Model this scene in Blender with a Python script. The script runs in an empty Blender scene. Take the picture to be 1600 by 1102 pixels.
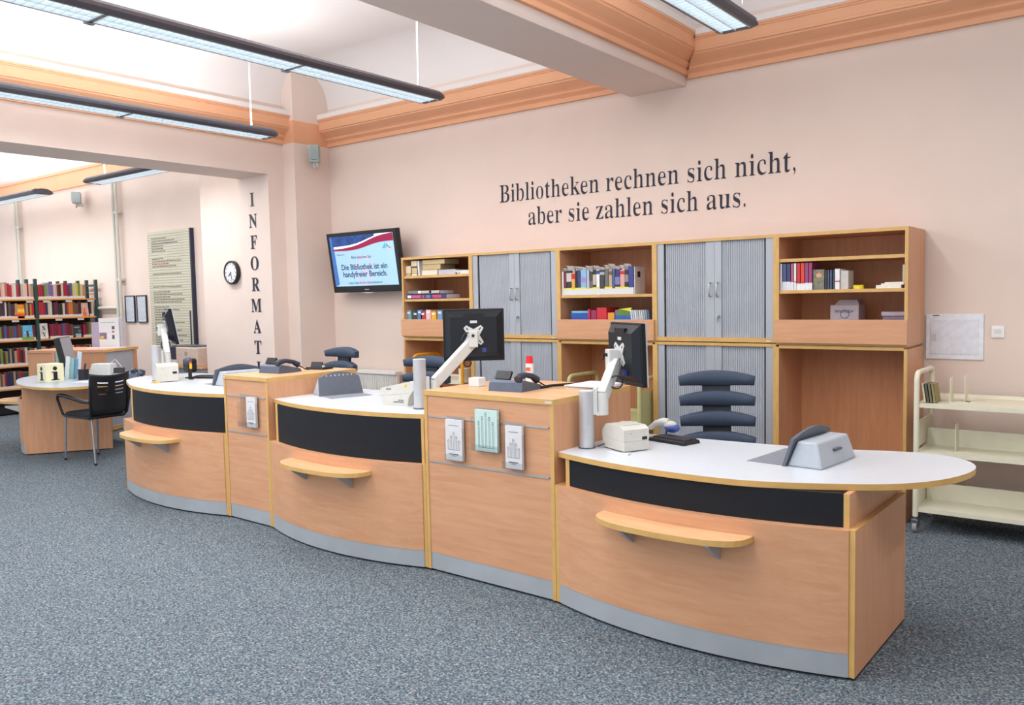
import bpy, bmesh, math, random
from mathutils import Vector, Matrix
random.seed(7)
PI = math.pi
sc = bpy.context.scene
COL = sc.collection

# ------------------------------------------------------------------ camera
cam = bpy.data.cameras.new('camera'); camo = bpy.data.objects.new('camera', cam); COL.objects.link(camo)
yaw, pitch, roll = math.radians(37.6617), math.radians(3.8591), math.radians(-1.1746)
R = Vector((math.cos(yaw), math.sin(yaw), 0)); F = Vector((-math.sin(yaw), math.cos(yaw), 0)); U = Vector((0, 0, 1))
F, U = F*math.cos(pitch) - U*math.sin(pitch), U*math.cos(pitch) + F*math.sin(pitch)
R, U = R*math.cos(roll) + U*math.sin(roll), U*math.cos(roll) - R*math.sin(roll)
camo.matrix_world = Matrix(((R.x, U.x, -F.x, 0), (R.y, U.y, -F.y, 0), (R.z, U.z, -F.z, 1.5), (0, 0, 0, 1)))
cam.sensor_width = 36; cam.lens = 36*1300/1600; cam.clip_start = .05; cam.clip_end = 100
sc.camera = camo

# ------------------------------------------------------------------ world / exposure
w = bpy.data.worlds.new('world'); sc.world = w; w.use_nodes = True
w.node_tree.nodes['Background'].inputs[0].default_value = (.93, .96, 1, 1)
w.node_tree.nodes['Background'].inputs[1].default_value = 1.0
sc.view_settings.view_transform = 'Standard'; sc.view_settings.look = 'None'
sc.view_settings.gamma = 1; sc.view_settings.exposure = 0.26; sc.view_settings.use_curve_mapping = False
UP_W, DOWN_W = 13, 9.5          # watts per metre of pendant, upwards and downwards

# ------------------------------------------------------------------ materials
def s2l(c):
    return tuple((x/12.92 if x <= .04045 else ((x+.055)/1.055)**2.4) for x in c)
def rgb(r, g, b): return s2l((r/255, g/255, b/255))
MC = {}
def mat(col, rough=.5, metal=0, var=.05, scale=30, key=None, trans=0, emit=0, spec=.5, bump=0):
    k = (tuple(round(c, 4) for c in col), rough, metal, var, scale, trans, emit, spec, bump)
    if k in MC: return MC[k]
    m = bpy.data.materials.new(key or 'paint'); m.use_nodes = True
    nt = m.node_tree; b = nt.nodes['Principled BSDF']
    b.inputs['Roughness'].default_value = rough; b.inputs['Metallic'].default_value = metal
    b.inputs['Transmission Weight'].default_value = trans; b.inputs['Specular IOR Level'].default_value = spec
    tc = nt.nodes.new('ShaderNodeTexCoord'); n = nt.nodes.new('ShaderNodeTexNoise'); n.inputs['Scale'].default_value = scale
    nt.links.new(tc.outputs['Object'], n.inputs['Vector'])
    r = nt.nodes.new('ShaderNodeValToRGB'); r.color_ramp.elements[0].position = .35; r.color_ramp.elements[1].position = .65
    r.color_ramp.elements[0].color = (*[c*(1-var) for c in col], 1); r.color_ramp.elements[1].color = (*[min(1, c*(1+var)) for c in col], 1)
    nt.links.new(n.outputs['Fac'], r.inputs['Fac']); nt.links.new(r.outputs['Color'], b.inputs['Base Color'])
    if emit:
        nt.links.new(r.outputs['Color'], b.inputs['Emission Color']); b.inputs['Emission Strength'].default_value = emit
    if bump:
        bp = nt.nodes.new('ShaderNodeBump'); bp.inputs['Strength'].default_value = bump; bp.inputs['Distance'].default_value = .002
        nt.links.new(n.outputs['Fac'], bp.inputs['Height']); nt.links.new(bp.outputs['Normal'], b.inputs['Normal'])
    MC[k] = m; return m
def wood(name, c1, c2, axis, rough=.42):
    m = bpy.data.materials.new(name); m.use_nodes = True; nt = m.node_tree; b = nt.nodes['Principled BSDF']
    b.inputs['Roughness'].default_value = rough; b.inputs['Specular IOR Level'].default_value = .35
    tc = nt.nodes.new('ShaderNodeTexCoord'); mp = nt.nodes.new('ShaderNodeMapping')
    mp.inputs['Scale'].default_value = {'x': (1.3, 9, 14), 'z': (14, 14, 1.3), 'y': (14, 1.3, 14)}[axis]
    n = nt.nodes.new('ShaderNodeTexNoise'); n.inputs['Scale'].default_value = 2.2; n.inputs['Detail'].default_value = 6; n.inputs['Distortion'].default_value = .6
    n2 = nt.nodes.new('ShaderNodeTexNoise'); n2.inputs['Scale'].default_value = 14; n2.inputs['Detail'].default_value = 3
    nt.links.new(tc.outputs['Object'], mp.inputs['Vector']); nt.links.new(mp.outputs['Vector'], n.inputs['Vector']); nt.links.new(mp.outputs['Vector'], n2.inputs['Vector'])
    mx = nt.nodes.new('ShaderNodeMath'); mx.operation = 'MULTIPLY_ADD'; mx.inputs[1].default_value = .35
    nt.links.new(n2.outputs['Fac'], mx.inputs[0]); nt.links.new(n.outputs['Fac'], mx.inputs[2])
    r = nt.nodes.new('ShaderNodeValToRGB'); r.color_ramp.elements[0].position = .45; r.color_ramp.elements[1].position = .9
    r.color_ramp.elements[0].color = (*c1, 1); r.color_ramp.elements[1].color = (*c2, 1)
    nt.links.new(mx.outputs[0], r.inputs['Fac']); nt.links.new(r.outputs['Color'], b.inputs['Base Color'])
    return m
BC1, BC2 = rgb(203, 148, 111), rgb(213, 163, 126)
BX = wood('beech_laminate', BC1, BC2, 'x'); BZ = wood('beech_laminate_upright', BC1, BC2, 'z'); BY = wood('beech_laminate_lit_top', rgb(205, 155, 112), rgb(226, 180, 136), 'x', .35)  # BY: lighter copy for ledges and tops, stronger light put into the colour
BD = wood('beech_laminate_shaded', rgb(204, 138, 96), rgb(214, 154, 112), 'z')  # same beech for back panels, shade inside the cabinets put into the colour
EDGE = mat(rgb(210, 168, 100), .4, var=.06, scale=12, key='beech_edge_banding')
WHITE_TOP = mat(rgb(202, 207, 213), .3, var=.015, key='pale_laminate')
DARK = mat(rgb(23, 26, 33), .65, spec=.3, var=.08, scale=60, key='anthracite_laminate')
SILVER = mat(rgb(176, 182, 188), .45, .25, var=.05, scale=5, key='brushed_silver')
ALU = mat(rgb(186, 190, 194), .3, .75, var=.03, key='aluminium')
PLW = mat(rgb(206, 207, 204), .4, var=.02, key='white_plastic')
PLC = mat(rgb(206, 204, 195), .45, var=.02, key='ivory_plastic')
BLK = mat(rgb(22, 23, 27), .45, var=.1, key='black_plastic')
GDK = mat(rgb(74, 80, 92), .45, var=.05, key='slate_plastic')
GLT = mat(rgb(172, 180, 190), .45, var=.03, key='light_grey_plastic')
PAPER = mat(rgb(218, 218, 220), .8, var=.02, key='paper')
STEEL = mat(rgb(130, 134, 140), .35, .8, var=.03, key='steel')
CREAM = mat(rgb(226, 222, 200), .45, var=.02, key='cream_enamel')
OLIVE = mat(rgb(186, 184, 132), .45, var=.02, key='pale_green_enamel')
ORNG = mat(rgb(222, 150, 30), .45, var=.03, key='orange_enamel')
FAB = mat(rgb(57, 71, 92), .7, var=.1, scale=200, key='blue_grey_upholstery')
WALLM = mat(rgb(229, 211, 200), .85, var=.015, scale=2.5, key='peach_wall_paint')
CEILM = mat(rgb(230, 225, 223), .9, var=.01, scale=2, key='ceiling_paint')
BEAMM = mat(rgb(226, 213, 206), .85, var=.01, scale=2, key='beam_paint')
ORM = mat(rgb(228, 172, 134), .7, var=.02, scale=4, key='terracotta_moulding_paint')
LAMPM = mat(rgb(84, 84, 94), .4, .1, var=.05, key='lamp_housing')
TAMB = mat(rgb(172, 177, 186), .5, var=.03, scale=8, key='tambour_grey')
INK = mat(rgb(30, 30, 52), .6, var=.02, key='vinyl_lettering')
GREEN = mat(rgb(26, 62, 62), .45, var=.05, key='dark_green_enamel')
def acrylic():
    m = bpy.data.materials.new('clear_acrylic'); m.use_nodes = True; nt = m.node_tree; nt.nodes.remove(nt.nodes['Principled BSDF'])
    a = nt.nodes.new('ShaderNodeBsdfTransparent'); a.inputs[0].default_value = (.95, .96, .97, 1); g = nt.nodes.new('ShaderNodeBsdfGlossy'); g.inputs['Roughness'].default_value = .08
    mx = nt.nodes.new('ShaderNodeMixShader'); ad = nt.nodes.new('ShaderNodeMath'); ad.operation = 'ADD'; ad.inputs[1].default_value = .04
    lw = nt.nodes.new('ShaderNodeLayerWeight'); lw.inputs[0].default_value = .25; ad.operation = 'MULTIPLY_ADD'; ad.inputs[1].default_value = .3; ad.inputs[2].default_value = .04; nt.links.new(lw.outputs['Facing'], ad.inputs[0]); nt.links.new(ad.outputs[0], mx.inputs[0]); nt.links.new(a.outputs[0], mx.inputs[1]); nt.links.new(g.outputs[0], mx.inputs[2])
    nt.links.new(mx.outputs[0], nt.nodes['Material Output'].inputs['Surface']); return m
ACR = acrylic()
def carpet():
    m = bpy.data.materials.new('speckled_carpet'); m.use_nodes = True; nt = m.node_tree; b = nt.nodes['Principled BSDF']
    b.inputs['Roughness'].default_value = .95; b.inputs['Specular IOR Level'].default_value = .1
    tc = nt.nodes.new('ShaderNodeTexCoord')
    v = nt.nodes.new('ShaderNodeTexVoronoi'); v.inputs['Scale'].default_value = 150; nt.links.new(tc.outputs['Object'], v.inputs['Vector'])
    n = nt.nodes.new('ShaderNodeTexNoise'); n.inputs['Scale'].default_value = 95; n.inputs['Detail'].default_value = 3; nt.links.new(tc.outputs['Object'], n.inputs['Vector'])
    sp = nt.nodes.new('ShaderNodeSeparateColor'); nt.links.new(v.outputs['Color'], sp.inputs[0])
    a = nt.nodes.new('ShaderNodeMath'); a.operation = 'MULTIPLY_ADD'; a.inputs[1].default_value = .55
    nt.links.new(sp.outputs[0], a.inputs[0]); 
    s = nt.nodes.new('ShaderNodeMath'); s.operation = 'MULTIPLY_ADD'; s.inputs[1].default_value = 1.1; s.inputs[2].default_value = -.33
    nt.links.new(n.outputs['Fac'], s.inputs[0]); nt.links.new(s.outputs[0], a.inputs[2])
    r = nt.nodes.new('ShaderNodeValToRGB'); e = r.color_ramp.elements
    e[0].position = .12; e[0].color = (*rgb(53, 65, 76), 1); e[1].position = .9; e[1].color = (*rgb(160, 172, 174), 1)
    x = e.new(.42); x.color = (*rgb(88, 99, 109), 1); x = e.new(.66); x.color = (*rgb(117, 128, 135), 1)
    nt.links.new(a.outputs[0], r.inputs['Fac'])
    gt = nt.nodes.new('ShaderNodeMath'); gt.operation = 'GREATER_THAN'; gt.inputs[1].default_value = .98; nt.links.new(sp.outputs[1], gt.inputs[0])
    mx = nt.nodes.new('ShaderNodeMixRGB'); mx.inputs[2].default_value = (*rgb(150, 132, 124), 1)
    nt.links.new(gt.outputs[0], mx.inputs[0]); nt.links.new(r.outputs['Color'], mx.inputs[1]); nt.links.new(mx.outputs[0], b.inputs['Base Color'])
    bp = nt.nodes.new('ShaderNodeBump'); bp.inputs['Strength'].default_value = .5; bp.inputs['Distance'].default_value = .004
    nt.links.new(a.outputs[0], bp.inputs['Height']); nt.links.new(bp.outputs['Normal'], b.inputs['Normal'])
    return m
CARPET = carpet()

# ------------------------------------------------------------------ mesh builder
class MB:
    def __init__(s, m=None): s.bm = bmesh.new(); s.mats = []; s.cur = 0; s.M = Matrix.Identity(4); s.use(m or PLW)
    def use(s, m):
        if m not in s.mats: s.mats.append(m)
        s.cur = s.mats.index(m); return s
    def at(s, M): s.M = M; return s
    def face(s, vs, smooth=False):
        try: f = s.bm.faces.new(vs)
        except ValueError: return None
        f.material_index = s.cur; f.smooth = smooth; return f
    def v(s, p): return s.bm.verts.new(s.M @ Vector(p))
    def box(s, x0, x1, y0, y1, z0, z1, bev=0):
        vs = [s.v((x, y, z)) for x in (x0, x1) for y in (y0, y1) for z in (z0, z1)]
        fs = [s.face([vs[i] for i in q]) for q in ((0, 1, 3, 2), (4, 6, 7, 5), (0, 4, 5, 1), (2, 3, 7, 6), (0, 2, 6, 4), (1, 5, 7, 3))]
        if bev:
            es = list({e for f in fs for e in f.edges})
            r = bmesh.ops.bevel(s.bm, geom=es, offset=bev, segments=2, affect='EDGES', profile=.5)
            for f in r['faces']: f.material_index = s.cur
        return s
    def prism(s, poly, a, b, ax='z', side=None, bev=0, smooth=False):
        mp = {'z': lambda p, h: (p[0], p[1], h), 'y': lambda p, h: (p[0], h, p[1]), 'x': lambda p, h: (h, p[0], p[1])}[ax]
        A = [s.v(mp(p, a)) for p in poly]; B = [s.v(mp(p, b)) for p in poly]
        f1 = s.face(A[::-1]); f2 = s.face(B)
        c = s.cur
        if side: s.use(side)
        n = len(poly)
        if smooth:
            A = [s.v(mp(p, a)) for p in poly]; B = [s.v(mp(p, b)) for p in poly]
        for i in range(n): s.face([A[i], A[(i+1) % n], B[(i+1) % n], B[i]], smooth)
        s.cur = c
        return s
    def frustum(s, r0, z0, r1, z1, bev=0):      # two axis rects (x0,x1,y0,y1)
        A = [s.v((x, y, z0)) for x, y in ((r0[0], r0[2]), (r0[1], r0[2]), (r0[1], r0[3]), (r0[0], r0[3]))]
        B = [s.v((x, y, z1)) for x, y in ((r1[0], r1[2]), (r1[1], r1[2]), (r1[1], r1[3]), (r1[0], r1[3]))]
        fs = [s.face(A[::-1]), s.face(B)] + [s.face([A[i], A[(i+1) % 4], B[(i+1) % 4], B[i]]) for i in range(4)]
        if bev:
            es = list({e for f in fs for e in f.edges}); r = bmesh.ops.bevel(s.bm, geom=es, offset=bev, segments=2, affect='EDGES', profile=.5)
            for f in r['faces']: f.material_index = s.cur
        return s
    def tube(s, pts, r, seg=10, closed=False):
        pts = [Vector(p) for p in pts]; n = len(pts); rings = []
        prev = None
        for i, p in enumerate(pts):
            t = (pts[(i+1) % n] - pts[i-1]) if closed else (pts[min(i+1, n-1)] - pts[max(i-1, 0)])
            t.normalize()
            up = prev if prev is not None else (Vector((0, 0, 1)) if abs(t.z) < .9 else Vector((1, 0, 0)))
            a = t.cross(up)
            if a.length < 1e-4: a = t.cross(Vector((.3, 1, .2)))
            a.normalize(); b = a.cross(t).normalized(); prev = b
            rr = r[i] if isinstance(r, (list, tuple)) else r
            rings.append([s.v(p + a*rr*math.cos(2*PI*k/seg) + b*rr*math.sin(2*PI*k/seg)) for k in range(seg)])
        m = n if closed else n-1
        for i in range(m):
            A, B = rings[i], rings[(i+1) % n]
            for k in range(seg): s.face([A[k], A[(k+1) % seg], B[(k+1) % seg], B[k]], True)
        if not closed:
            for ring in (rings[0], rings[-1]):
                s.face([s.bm.verts.new(v.co.copy()) for v in ring])
        return s
    def cyl(s, c, r, z0, z1, seg=24, r1=None):
        r1 = r if r1 is None else r1; mk = lambda: ([s.v((c[0]+r*math.cos(2*PI*k/seg), c[1]+r*math.sin(2*PI*k/seg), z0)) for k in range(seg)], [s.v((c[0]+r1*math.cos(2*PI*k/seg), c[1]+r1*math.sin(2*PI*k/seg), z1)) for k in range(seg)])
        A, B = mk(); s.face(A[::-1]); s.face(B); A, B = mk()
        for k in range(seg): s.face([A[k], A[(k+1) % seg], B[(k+1) % seg], B[k]], True)
        return s
    def ball(s, c, rx, ry, rz, n=12):
        rows = []
        for i in range(n+1):
            th = PI*i/n
            rows.append([s.v((c[0]+rx*math.sin(th)*math.cos(2*PI*k/n/1), c[1]+ry*math.sin(th)*math.sin(2*PI*k/n), c[2]+rz*math.cos(th))) for k in range(n)] if 0 < i < n else [s.v((c[0], c[1], c[2]+rz*math.cos(th)))])
        for i in range(n):
            A, B = rows[i], rows[i+1]
            for k in range(n):
                if len(A) == 1: s.face([A[0], B[k], B[(k+1) % n]], True)
                elif len(B) == 1: s.face([A[k], B[0], A[(k+1) % n]], True)
                else: s.face([A[k], B[k], B[(k+1) % n], A[(k+1) % n]], True)
        return s
    def text(s, body, size, M, thin=0, serif=False, sx=1, align='CENTER', slim=0):
        me = text_mesh(body, size, thin, serif, sx, align, slim)
        off = [s.bm.verts.new(s.M @ M @ v.co) for v in me.vertices]
        for p in me.polygons: s.face([off[i] for i in p.vertices])
        bpy.data.meshes.remove(me)
        return s
def text_mesh(body, size, thin, serif, sx, align, slim=0):
    if serif:
        body = ''.join(chr(0x1D400+ord(c)-65) if 'A' <= c <= 'Z' else chr(0x1D41A+ord(c)-97) if 'a' <= c <= 'z' else c for c in body)
    cu = bpy.data.curves.new('t', 'FONT'); cu.body = body; cu.size = size; cu.align_x = align; cu.offset = thin; cu.resolution_u = 4
    ob = bpy.data.objects.new('t', cu); COL.objects.link(ob); bpy.context.view_layer.update()
    me = bpy.data.meshes.new_from_object(ob.evaluated_get(bpy.context.evaluated_depsgraph_get()))
    bpy.data.objects.remove(ob); bpy.data.curves.remove(cu)
    if serif and slim:
        bm = bmesh.new(); bm.from_mesh(me); bmesh.ops.remove_doubles(bm, verts=bm.verts, dist=1e-6); mv = {}
        for e in bm.edges:
            if len(e.link_faces) == 1:
                c = e.link_faces[0].calc_center_median(); a, b = e.verts[0].co, e.verts[1].co
                t = (b-a); L = t.length
                if L < 1e-9: continue
                n = Vector((t.y, -t.x, 0))/L
                lp = [l for l in e.link_loops][0]; d = lp.link_loop_next.vert.co - lp.vert.co; n = Vector((d.y, -d.x, 0))/max(d.length, 1e-9)
                if lp.face.normal.z < 0: n = -n
                for v in e.verts:
                    k = mv.setdefault(v, [Vector((0, 0, 0)), 0]); k[0] += n*L; k[1] += L
        for v, (n, L) in mv.items():
            n = n/L; v.co.x -= slim*n.x*abs(n.x)**1.2
        bm.to_mesh(me); bm.free()
    for v in me.vertices: v.co.x *= sx
    return me
# text facing -Y at a wall plane
def face_y(x, y, z): return Matrix.Translation((x, y, z)) @ Matrix.Rotation(PI/2, 4, 'X')

def build(name, mb, parent=None, inv=None):
    if inv is not None: mb.bm.transform(inv)
    bmesh.ops.recalc_face_normals(mb.bm, faces=mb.bm.faces[:])
    me = bpy.data.meshes.new(name); mb.bm.to_mesh(me); mb.bm.free()
    for m in mb.mats: me.materials.append(m)
    o = bpy.data.objects.new(name, me); COL.objects.link(o)
    if parent: o.parent = parent
    return o
class Thing:
    def __init__(s, name, label, cat, loc=(0, 0, 0), rz=0, group=None, tilt=None):
        o = bpy.data.objects.new(name, None); COL.objects.link(o); o.empty_display_size = .1
        M = Matrix.Translation(loc) @ Matrix.Rotation(rz, 4, 'Z')
        if tilt is not None: M = M @ tilt
        o.matrix_world = M; o['label'] = label; o['category'] = cat
        if group: o['group'] = group
        s.o = o; s.inv = M.inverted()
    def part(s, name, mb, parent=None, world=False, label=None):
        p = build(name, mb, parent or s.o, s.inv if world else None)
        if label: p['label'] = label
        return p
def single(name, mb, label, cat, group=None):
    o = build(name, mb); o['label'] = label; o['category'] = cat
    if group: o['group'] = group
    # origin to base centre
    c = [v.co for v in o.data.vertices]; b = Vector((sum(v.x for v in c)/len(c), sum(v.y for v in c)/len(c), min(v.z for v in c)))
    o.data.transform(Matrix.Translation(-b)); o.location = b
    return o
def struct(name, mb):
    o = build(name, mb); o['kind'] = 'structure'; return o
def clone(o, loc=None, rz=None, label=None, group=None, parent=None):
    c = o.copy(); COL.objects.link(c)
    if parent: c.parent = parent
    else:
        c.location = loc
        if rz is not None: c.rotation_euler = (0, 0, rz)
        if label: c['label'] = label
        if group: c['group'] = group
    for ch in list(o.children): clone(ch, parent=c)
    return c

# ================================================================== ROOM
YW, XL, XF, CEIL = 6.15, -7.423, -7.953, 4.0
X0, X1, YN = -17.0, 3.2, -1.0
struct('floor', MB(CARPET).box(X0, X1, YN, YW+.3, -.1, 0))
struct('ceiling', MB(CEILM).box(X0, X1, YN, YW+.3, CEIL, CEIL+.15))
struct('wall_back', MB(WALLM).box(X0, X1, YW, YW+.3, 0, CEIL))
struct('wall_right', MB(WALLM).box(X1, X1+.2, YN, YW+.3, 0, CEIL))
mb = MB(WALLM)      # left wall: lintel over the opening and the stub beside it
mb.box(XF, XL, YN, 5.474, 2.838, CEIL); mb.box(XF, XL, 5.474, YW, 0, CEIL)
struct('wall_left', mb)
mb = MB(WALLM); mb.box(XL, -7.23, 5.672, YW, 0, CEIL)
struct('wall_pilaster', mb)
mb = MB(ORM).box(XL, -7.228, 5.67, YW, 3.168, 3.40)
struct('trim_1', mb)
mb = MB(WALLM); mb.box(-8.81, XF, 5.672, YW, 0, CEIL); mb.box(-9.06, -8.81, 5.70, YW, 0, CEIL)
struct('wall_pier', mb)
# cross beam
struct('trim_2', MB(BEAMM).box(-3.46, -2.96, YN, YW, 3.12, CEIL))
# cornice profile: (distance from wall, z)
CP = [(0, 3.17), (.03, 3.17), (.032, 3.205), (.02, 3.21), (.024, 3.217), (.052, 3.24), (.054, 3.256), (.045, 3.26), (.06, 3.275), (.1, 3.30), (.128, 3.318), (.13, 3.33), (.142, 3.334), (.142, 3.352), (.134, 3.356), (.134, 3.42), (.142, 3.426), (.142, 3.434), (.15, 3.438), (.15, 3.452)]
CW = [(.15, 3.452), (.155, 3.454), (.155, 3.50), (.06, 3.50), (0, 3.505)]
def cornice(name, kind, off, a, b, sgn=1, dz=0, m0=0, m1=0):
    """kind 'y': runs along X on a wall at y=off (profile goes -Y); 'x': runs along Y on a wall x=off, profile goes sgn*X; m0/m1 mitre"""
    mb = MB(ORM)
    for prof, m in ((CP, ORM), (CW, CEILM)):
        mb.use(m)
        rows = []
        for d, z in prof:
            z += dz
            if kind == 'y': rows.append((mb.v((a+m0*d, off-d, z)), mb.v((b-m1*d, off-d, z))))
            else: rows.append((mb.v((off+sgn*d, a+m0*d, z)), mb.v((off+sgn*d, b-m1*d, z))))
        for i in range(len(rows)-1): mb.face([rows[i][0], rows[i][1], rows[i+1][1], rows[i+1][0]])
        mb.face([r[0] for r in rows]); mb.face([r[1] for r in rows][::-1])
    return struct(name, mb)
cornice('trim_3', 'y', YW, -7.23, -3.46, m1=1)
cornice('trim_4', 'x', -3.46, YN, YW, -1, .05, 0, 1)
cornice('trim_5', 'y', YW, -2.96, X1, m0=1)
cornice('trim_6', 'x', -2.96, YN, YW, 1, .03, 0, 1)
cornice('trim_7', 'x', XL, YN, 5.672, 1, 0, 0, 0)
# coves between walls and ceiling
def cove(name, segs, r=.42):
    mb = MB(CEILM); N = 10
    arc = [(r-r*math.sin(PI/2*i/N), CEIL-r+r*(1-math.cos(PI/2*i/N))) for i in range(N+1)]  # (d, z) quarter circle, concave
    arc = [(r*(1-math.cos(PI/2*i/N)), CEIL-r+r*math.sin(PI/2*i/N)) for i in range(N+1)]
    for kind, off, a, b, sgn in segs:
        rows = []
        for d, z in arc:
            if kind == 'y': rows.append((mb.v((a, off-d, z)), mb.v((b, off-d, z))))
            else: rows.append((mb.v((off+sgn*d, a, z)), mb.v((off+sgn*d, b, z))))
        for i in range(N): mb.face([rows[i][0], rows[i][1], rows[i+1][1], rows[i+1][0]], True)
    return struct(name, mb)
cove('trim_8', [('y', YW, XL, -3.46, 1), ('x', XL, YN, YW, 1), ('x', -3.46, YN, YW, -1)])
cove('trim_9', [('y', YW, -2.96, X1, 1), ('x', -2.96, YN, YW, 1)])
# far room: terracotta band under the ceiling
struct('trim_10', MB(ORM).box(X0, -9.06, YW-.05, YW, 3.30, 3.56).use(ORM).box(X0, -9.06, YW-.08, YW, 3.53, 3.56))
cove('trim_11', [('y', YW, X0, XF, 1)], .36)
struct('baseboard_left', MB(BX).box(XL, XL+.015, 5.474, 5.672, 0, .07))

# ================================================================== WALL LETTERING
t = Thing('wall_lettering', 'first line of the dark serif quotation on the peach wall, ending in a comma', 'lettering', (-3.45, YW, 2.37))
def words(th, line, x0, x1, z, size, nm='word'):
    me = text_mesh(line, size, 0, True, 1, 'LEFT'); xs = [v.co.x for v in me.vertices]; full = max(xs)-min(xs); lo = min(xs); bpy.data.meshes.remove(me)
    sx = (x1-x0)/full
    ws = line.split(' '); pos = 0
    for i, wd in enumerate(ws):
        if i == 0: start = 0
        else:
            me = text_mesh(line[:pos]+'n', size, 0, True, 1, 'LEFT'); a = max(v.co.x for v in me.vertices); bpy.data.meshes.remove(me)
            me = text_mesh('n', size, 0, True, 1, 'LEFT'); start = a - max(v.co.x for v in me.vertices); bpy.data.meshes.remove(me)
        mb = MB(INK)
        mb.text(wd, size, face_y(x0-lo*sx+start*sx, YW-.003, z), slim=.0052, thin=-.0006, serif=True, sx=sx, align='LEFT')
        th.part(nm, mb, world=True)
        pos += len(wd)+1
words(t, 'Bibliotheken rechnen sich nicht,', -4.854, -2.092, 2.372, .235)
t = Thing('wall_lettering', 'second, shorter line of the dark serif quotation, just above the cabinets', 'lettering', (-3.45, YW, 2.14))
words(t, 'aber sie zahlen sich aus.', -4.53, -2.471, 2.145, .235)
t = Thing('wall_lettering', 'black capital letters running down the narrow reveal of the opening', 'lettering', (-7.7, 5.474, 2.0))
zz = 2.597
for ch in 'INFORMATION':
    mb = MB(INK); mb.text(ch, .21, face_y(-7.712, 5.470, zz-.072), serif=True, sx=.95, thin=.0008); t.part('letter', mb, world=True); zz -= .2275

# ================================================================== PENDANT LAMPS
def pendant(label, cx, cy, length, along='y', z=3.0, seg=1.2, cables=()):
    """local x across, local y along from 0 (visible end) to -length"""
    rz = 0 if along == 'y' else (PI/2 if along == 'x+' else -PI/2)
    t = Thing('pendant_lamp', label, 'lamp', (cx, cy, z), rz, 'long pendant lamps')
    prof = [(-.10, -.032), (-.122, -.012), (-.12, .008), (-.10, .028), (-.06, .042), (-.06, .03), (-.09, .014), (-.098, -.005), (-.085, -.032)]
    mb = MB(LAMPM)
    for s in (1, -1):
        mb.prism([(s*p[0], p[1]) for p in prof], 0, -length, 'y')
    mb.box(-.05, .05, -length, 0, -.005, .012)
    t.part('housing', mb)
    cap = MB(LAMPM); pts = [(.122*math.cos(a)*1, -.02+.062*math.sin(a)) for a in [PI*i/10 for i in range(11)]]
    cap.prism([(p[0], p[1]) for p in pts] + [(-.08, -.032), (.08, -.032)], 0, .03, 'y'); t.part('end_cap', cap)
    cap = MB(LAMPM); cap.prism([(p[0], p[1]) for p in pts] + [(-.08, -.032), (.08, -.032)], -length-.03, -length, 'y'); t.part('end_cap', cap)
    # louvre: two rows of cells
    m = mat(rgb(226, 232, 236), .3, 0, var=.04, scale=40, key='louvre_metal')
    mb = MB(m)
    for x in (-.084, -.004, .078): mb.box(x, x+.006, -length, 0, -.034, -.008)
    n = int(length/.045)
    for i in range(n):
        y = -.02 - i*.045
        mb.box(-.08, .08, y-.003, y, -.031, -.01)
    t.part('louvre', mb)
    mb = MB(mat(rgb(225, 238, 245), .4, var=.02, emit=1.7, key='lit_lamp_reflector')).box(-.08, .08, -length, 0, -.009, -.006); t.part('reflector', mb)
    k = seg
    y = -seg
    while y > -length+.1:
        t.part('joint', MB(STEEL).box(-.09, .09, y-.01, y+.01, -.036, -.03).box(-.11, -.08, y-.025, y+.025, -.042, -.03)); y -= seg
    for (lx, ly, r) in cables:
        mb = MB(mat(rgb(235, 235, 235), .5, var=0)); H = CEIL-z
        mb.tube([(lx, ly, .02), (lx, ly, .10), (lx-.004 if r > .003 else lx, ly, .2), (lx, ly, H*.5), (lx, ly, H)], r, 6); t.part('cable' if r > .003 else 'suspension_wire', mb)
    for nm, dz, wat, rx in (('uplight', .06, UP_W, PI), ('downlight', -.04, DOWN_W, 0)):
        l = bpy.data.lights.new(nm, 'AREA'); l.shape = 'RECTANGLE'; l.size = .1; l.size_y = length; l.energy = wat*length*(1.4 if along != 'y' else 1); l.color = (.97, .98, 1)
        lo = bpy.data.objects.new(nm, l); COL.objects.link(lo); lo.parent = t.o; lo.location = (0, -length/2, dz); lo.rotation_euler = (rx, 0, 0)
    return t
pendant('long grey pendant lamp running across the top left of the photo, nearest the beam', -4.33, 4.67, 5.6, cables=((.1, -.22, .005), (.02, -.15, .0012), (0, -2.5, .0012), (0, -4.6, .0012)), seg=1.24)
pendant('long grey pendant lamp in front of the terracotta cornice of the left wall', -6.36, 4.70, 5.6, cables=((.02, -.17, .0015), (-.04, -.14, .0015), (0, -2.5, .0012), (0, -4.6, .0012)), seg=1.3)
pendant('short-looking end of a pendant lamp at the top edge, right of the cross beam', -1.9, 4.58, 5.5, cables=((.08, -.1, .0012), (0, -3, .0012)), seg=1.24)
pendant('pendant lamp just outside the right edge of the photo', 1.2, 4.9, 2.3, seg=1.1)  # unseen lamp added to brighten the right end of the back wall
pendant('pendant lamp in the far room, partly cut by the lintel, right one of the two', -9.75, 4.79, 1.7, 'x+', 2.93, 9, cables=((0, -.25, .006),))
pendant('pendant lamp in the far room at the left edge of the photo', -11.1, 4.79, 4.5, 'x-', 2.93, 9, cables=((0, -1.4, .006),))
single('ceiling_rose', MB(PLW).cyl((-12.5, 4.79), .06, CEIL-.05, CEIL-.0005), 'small round white ceiling rose above the far room pendant lamp', 'ceiling rose')

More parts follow.
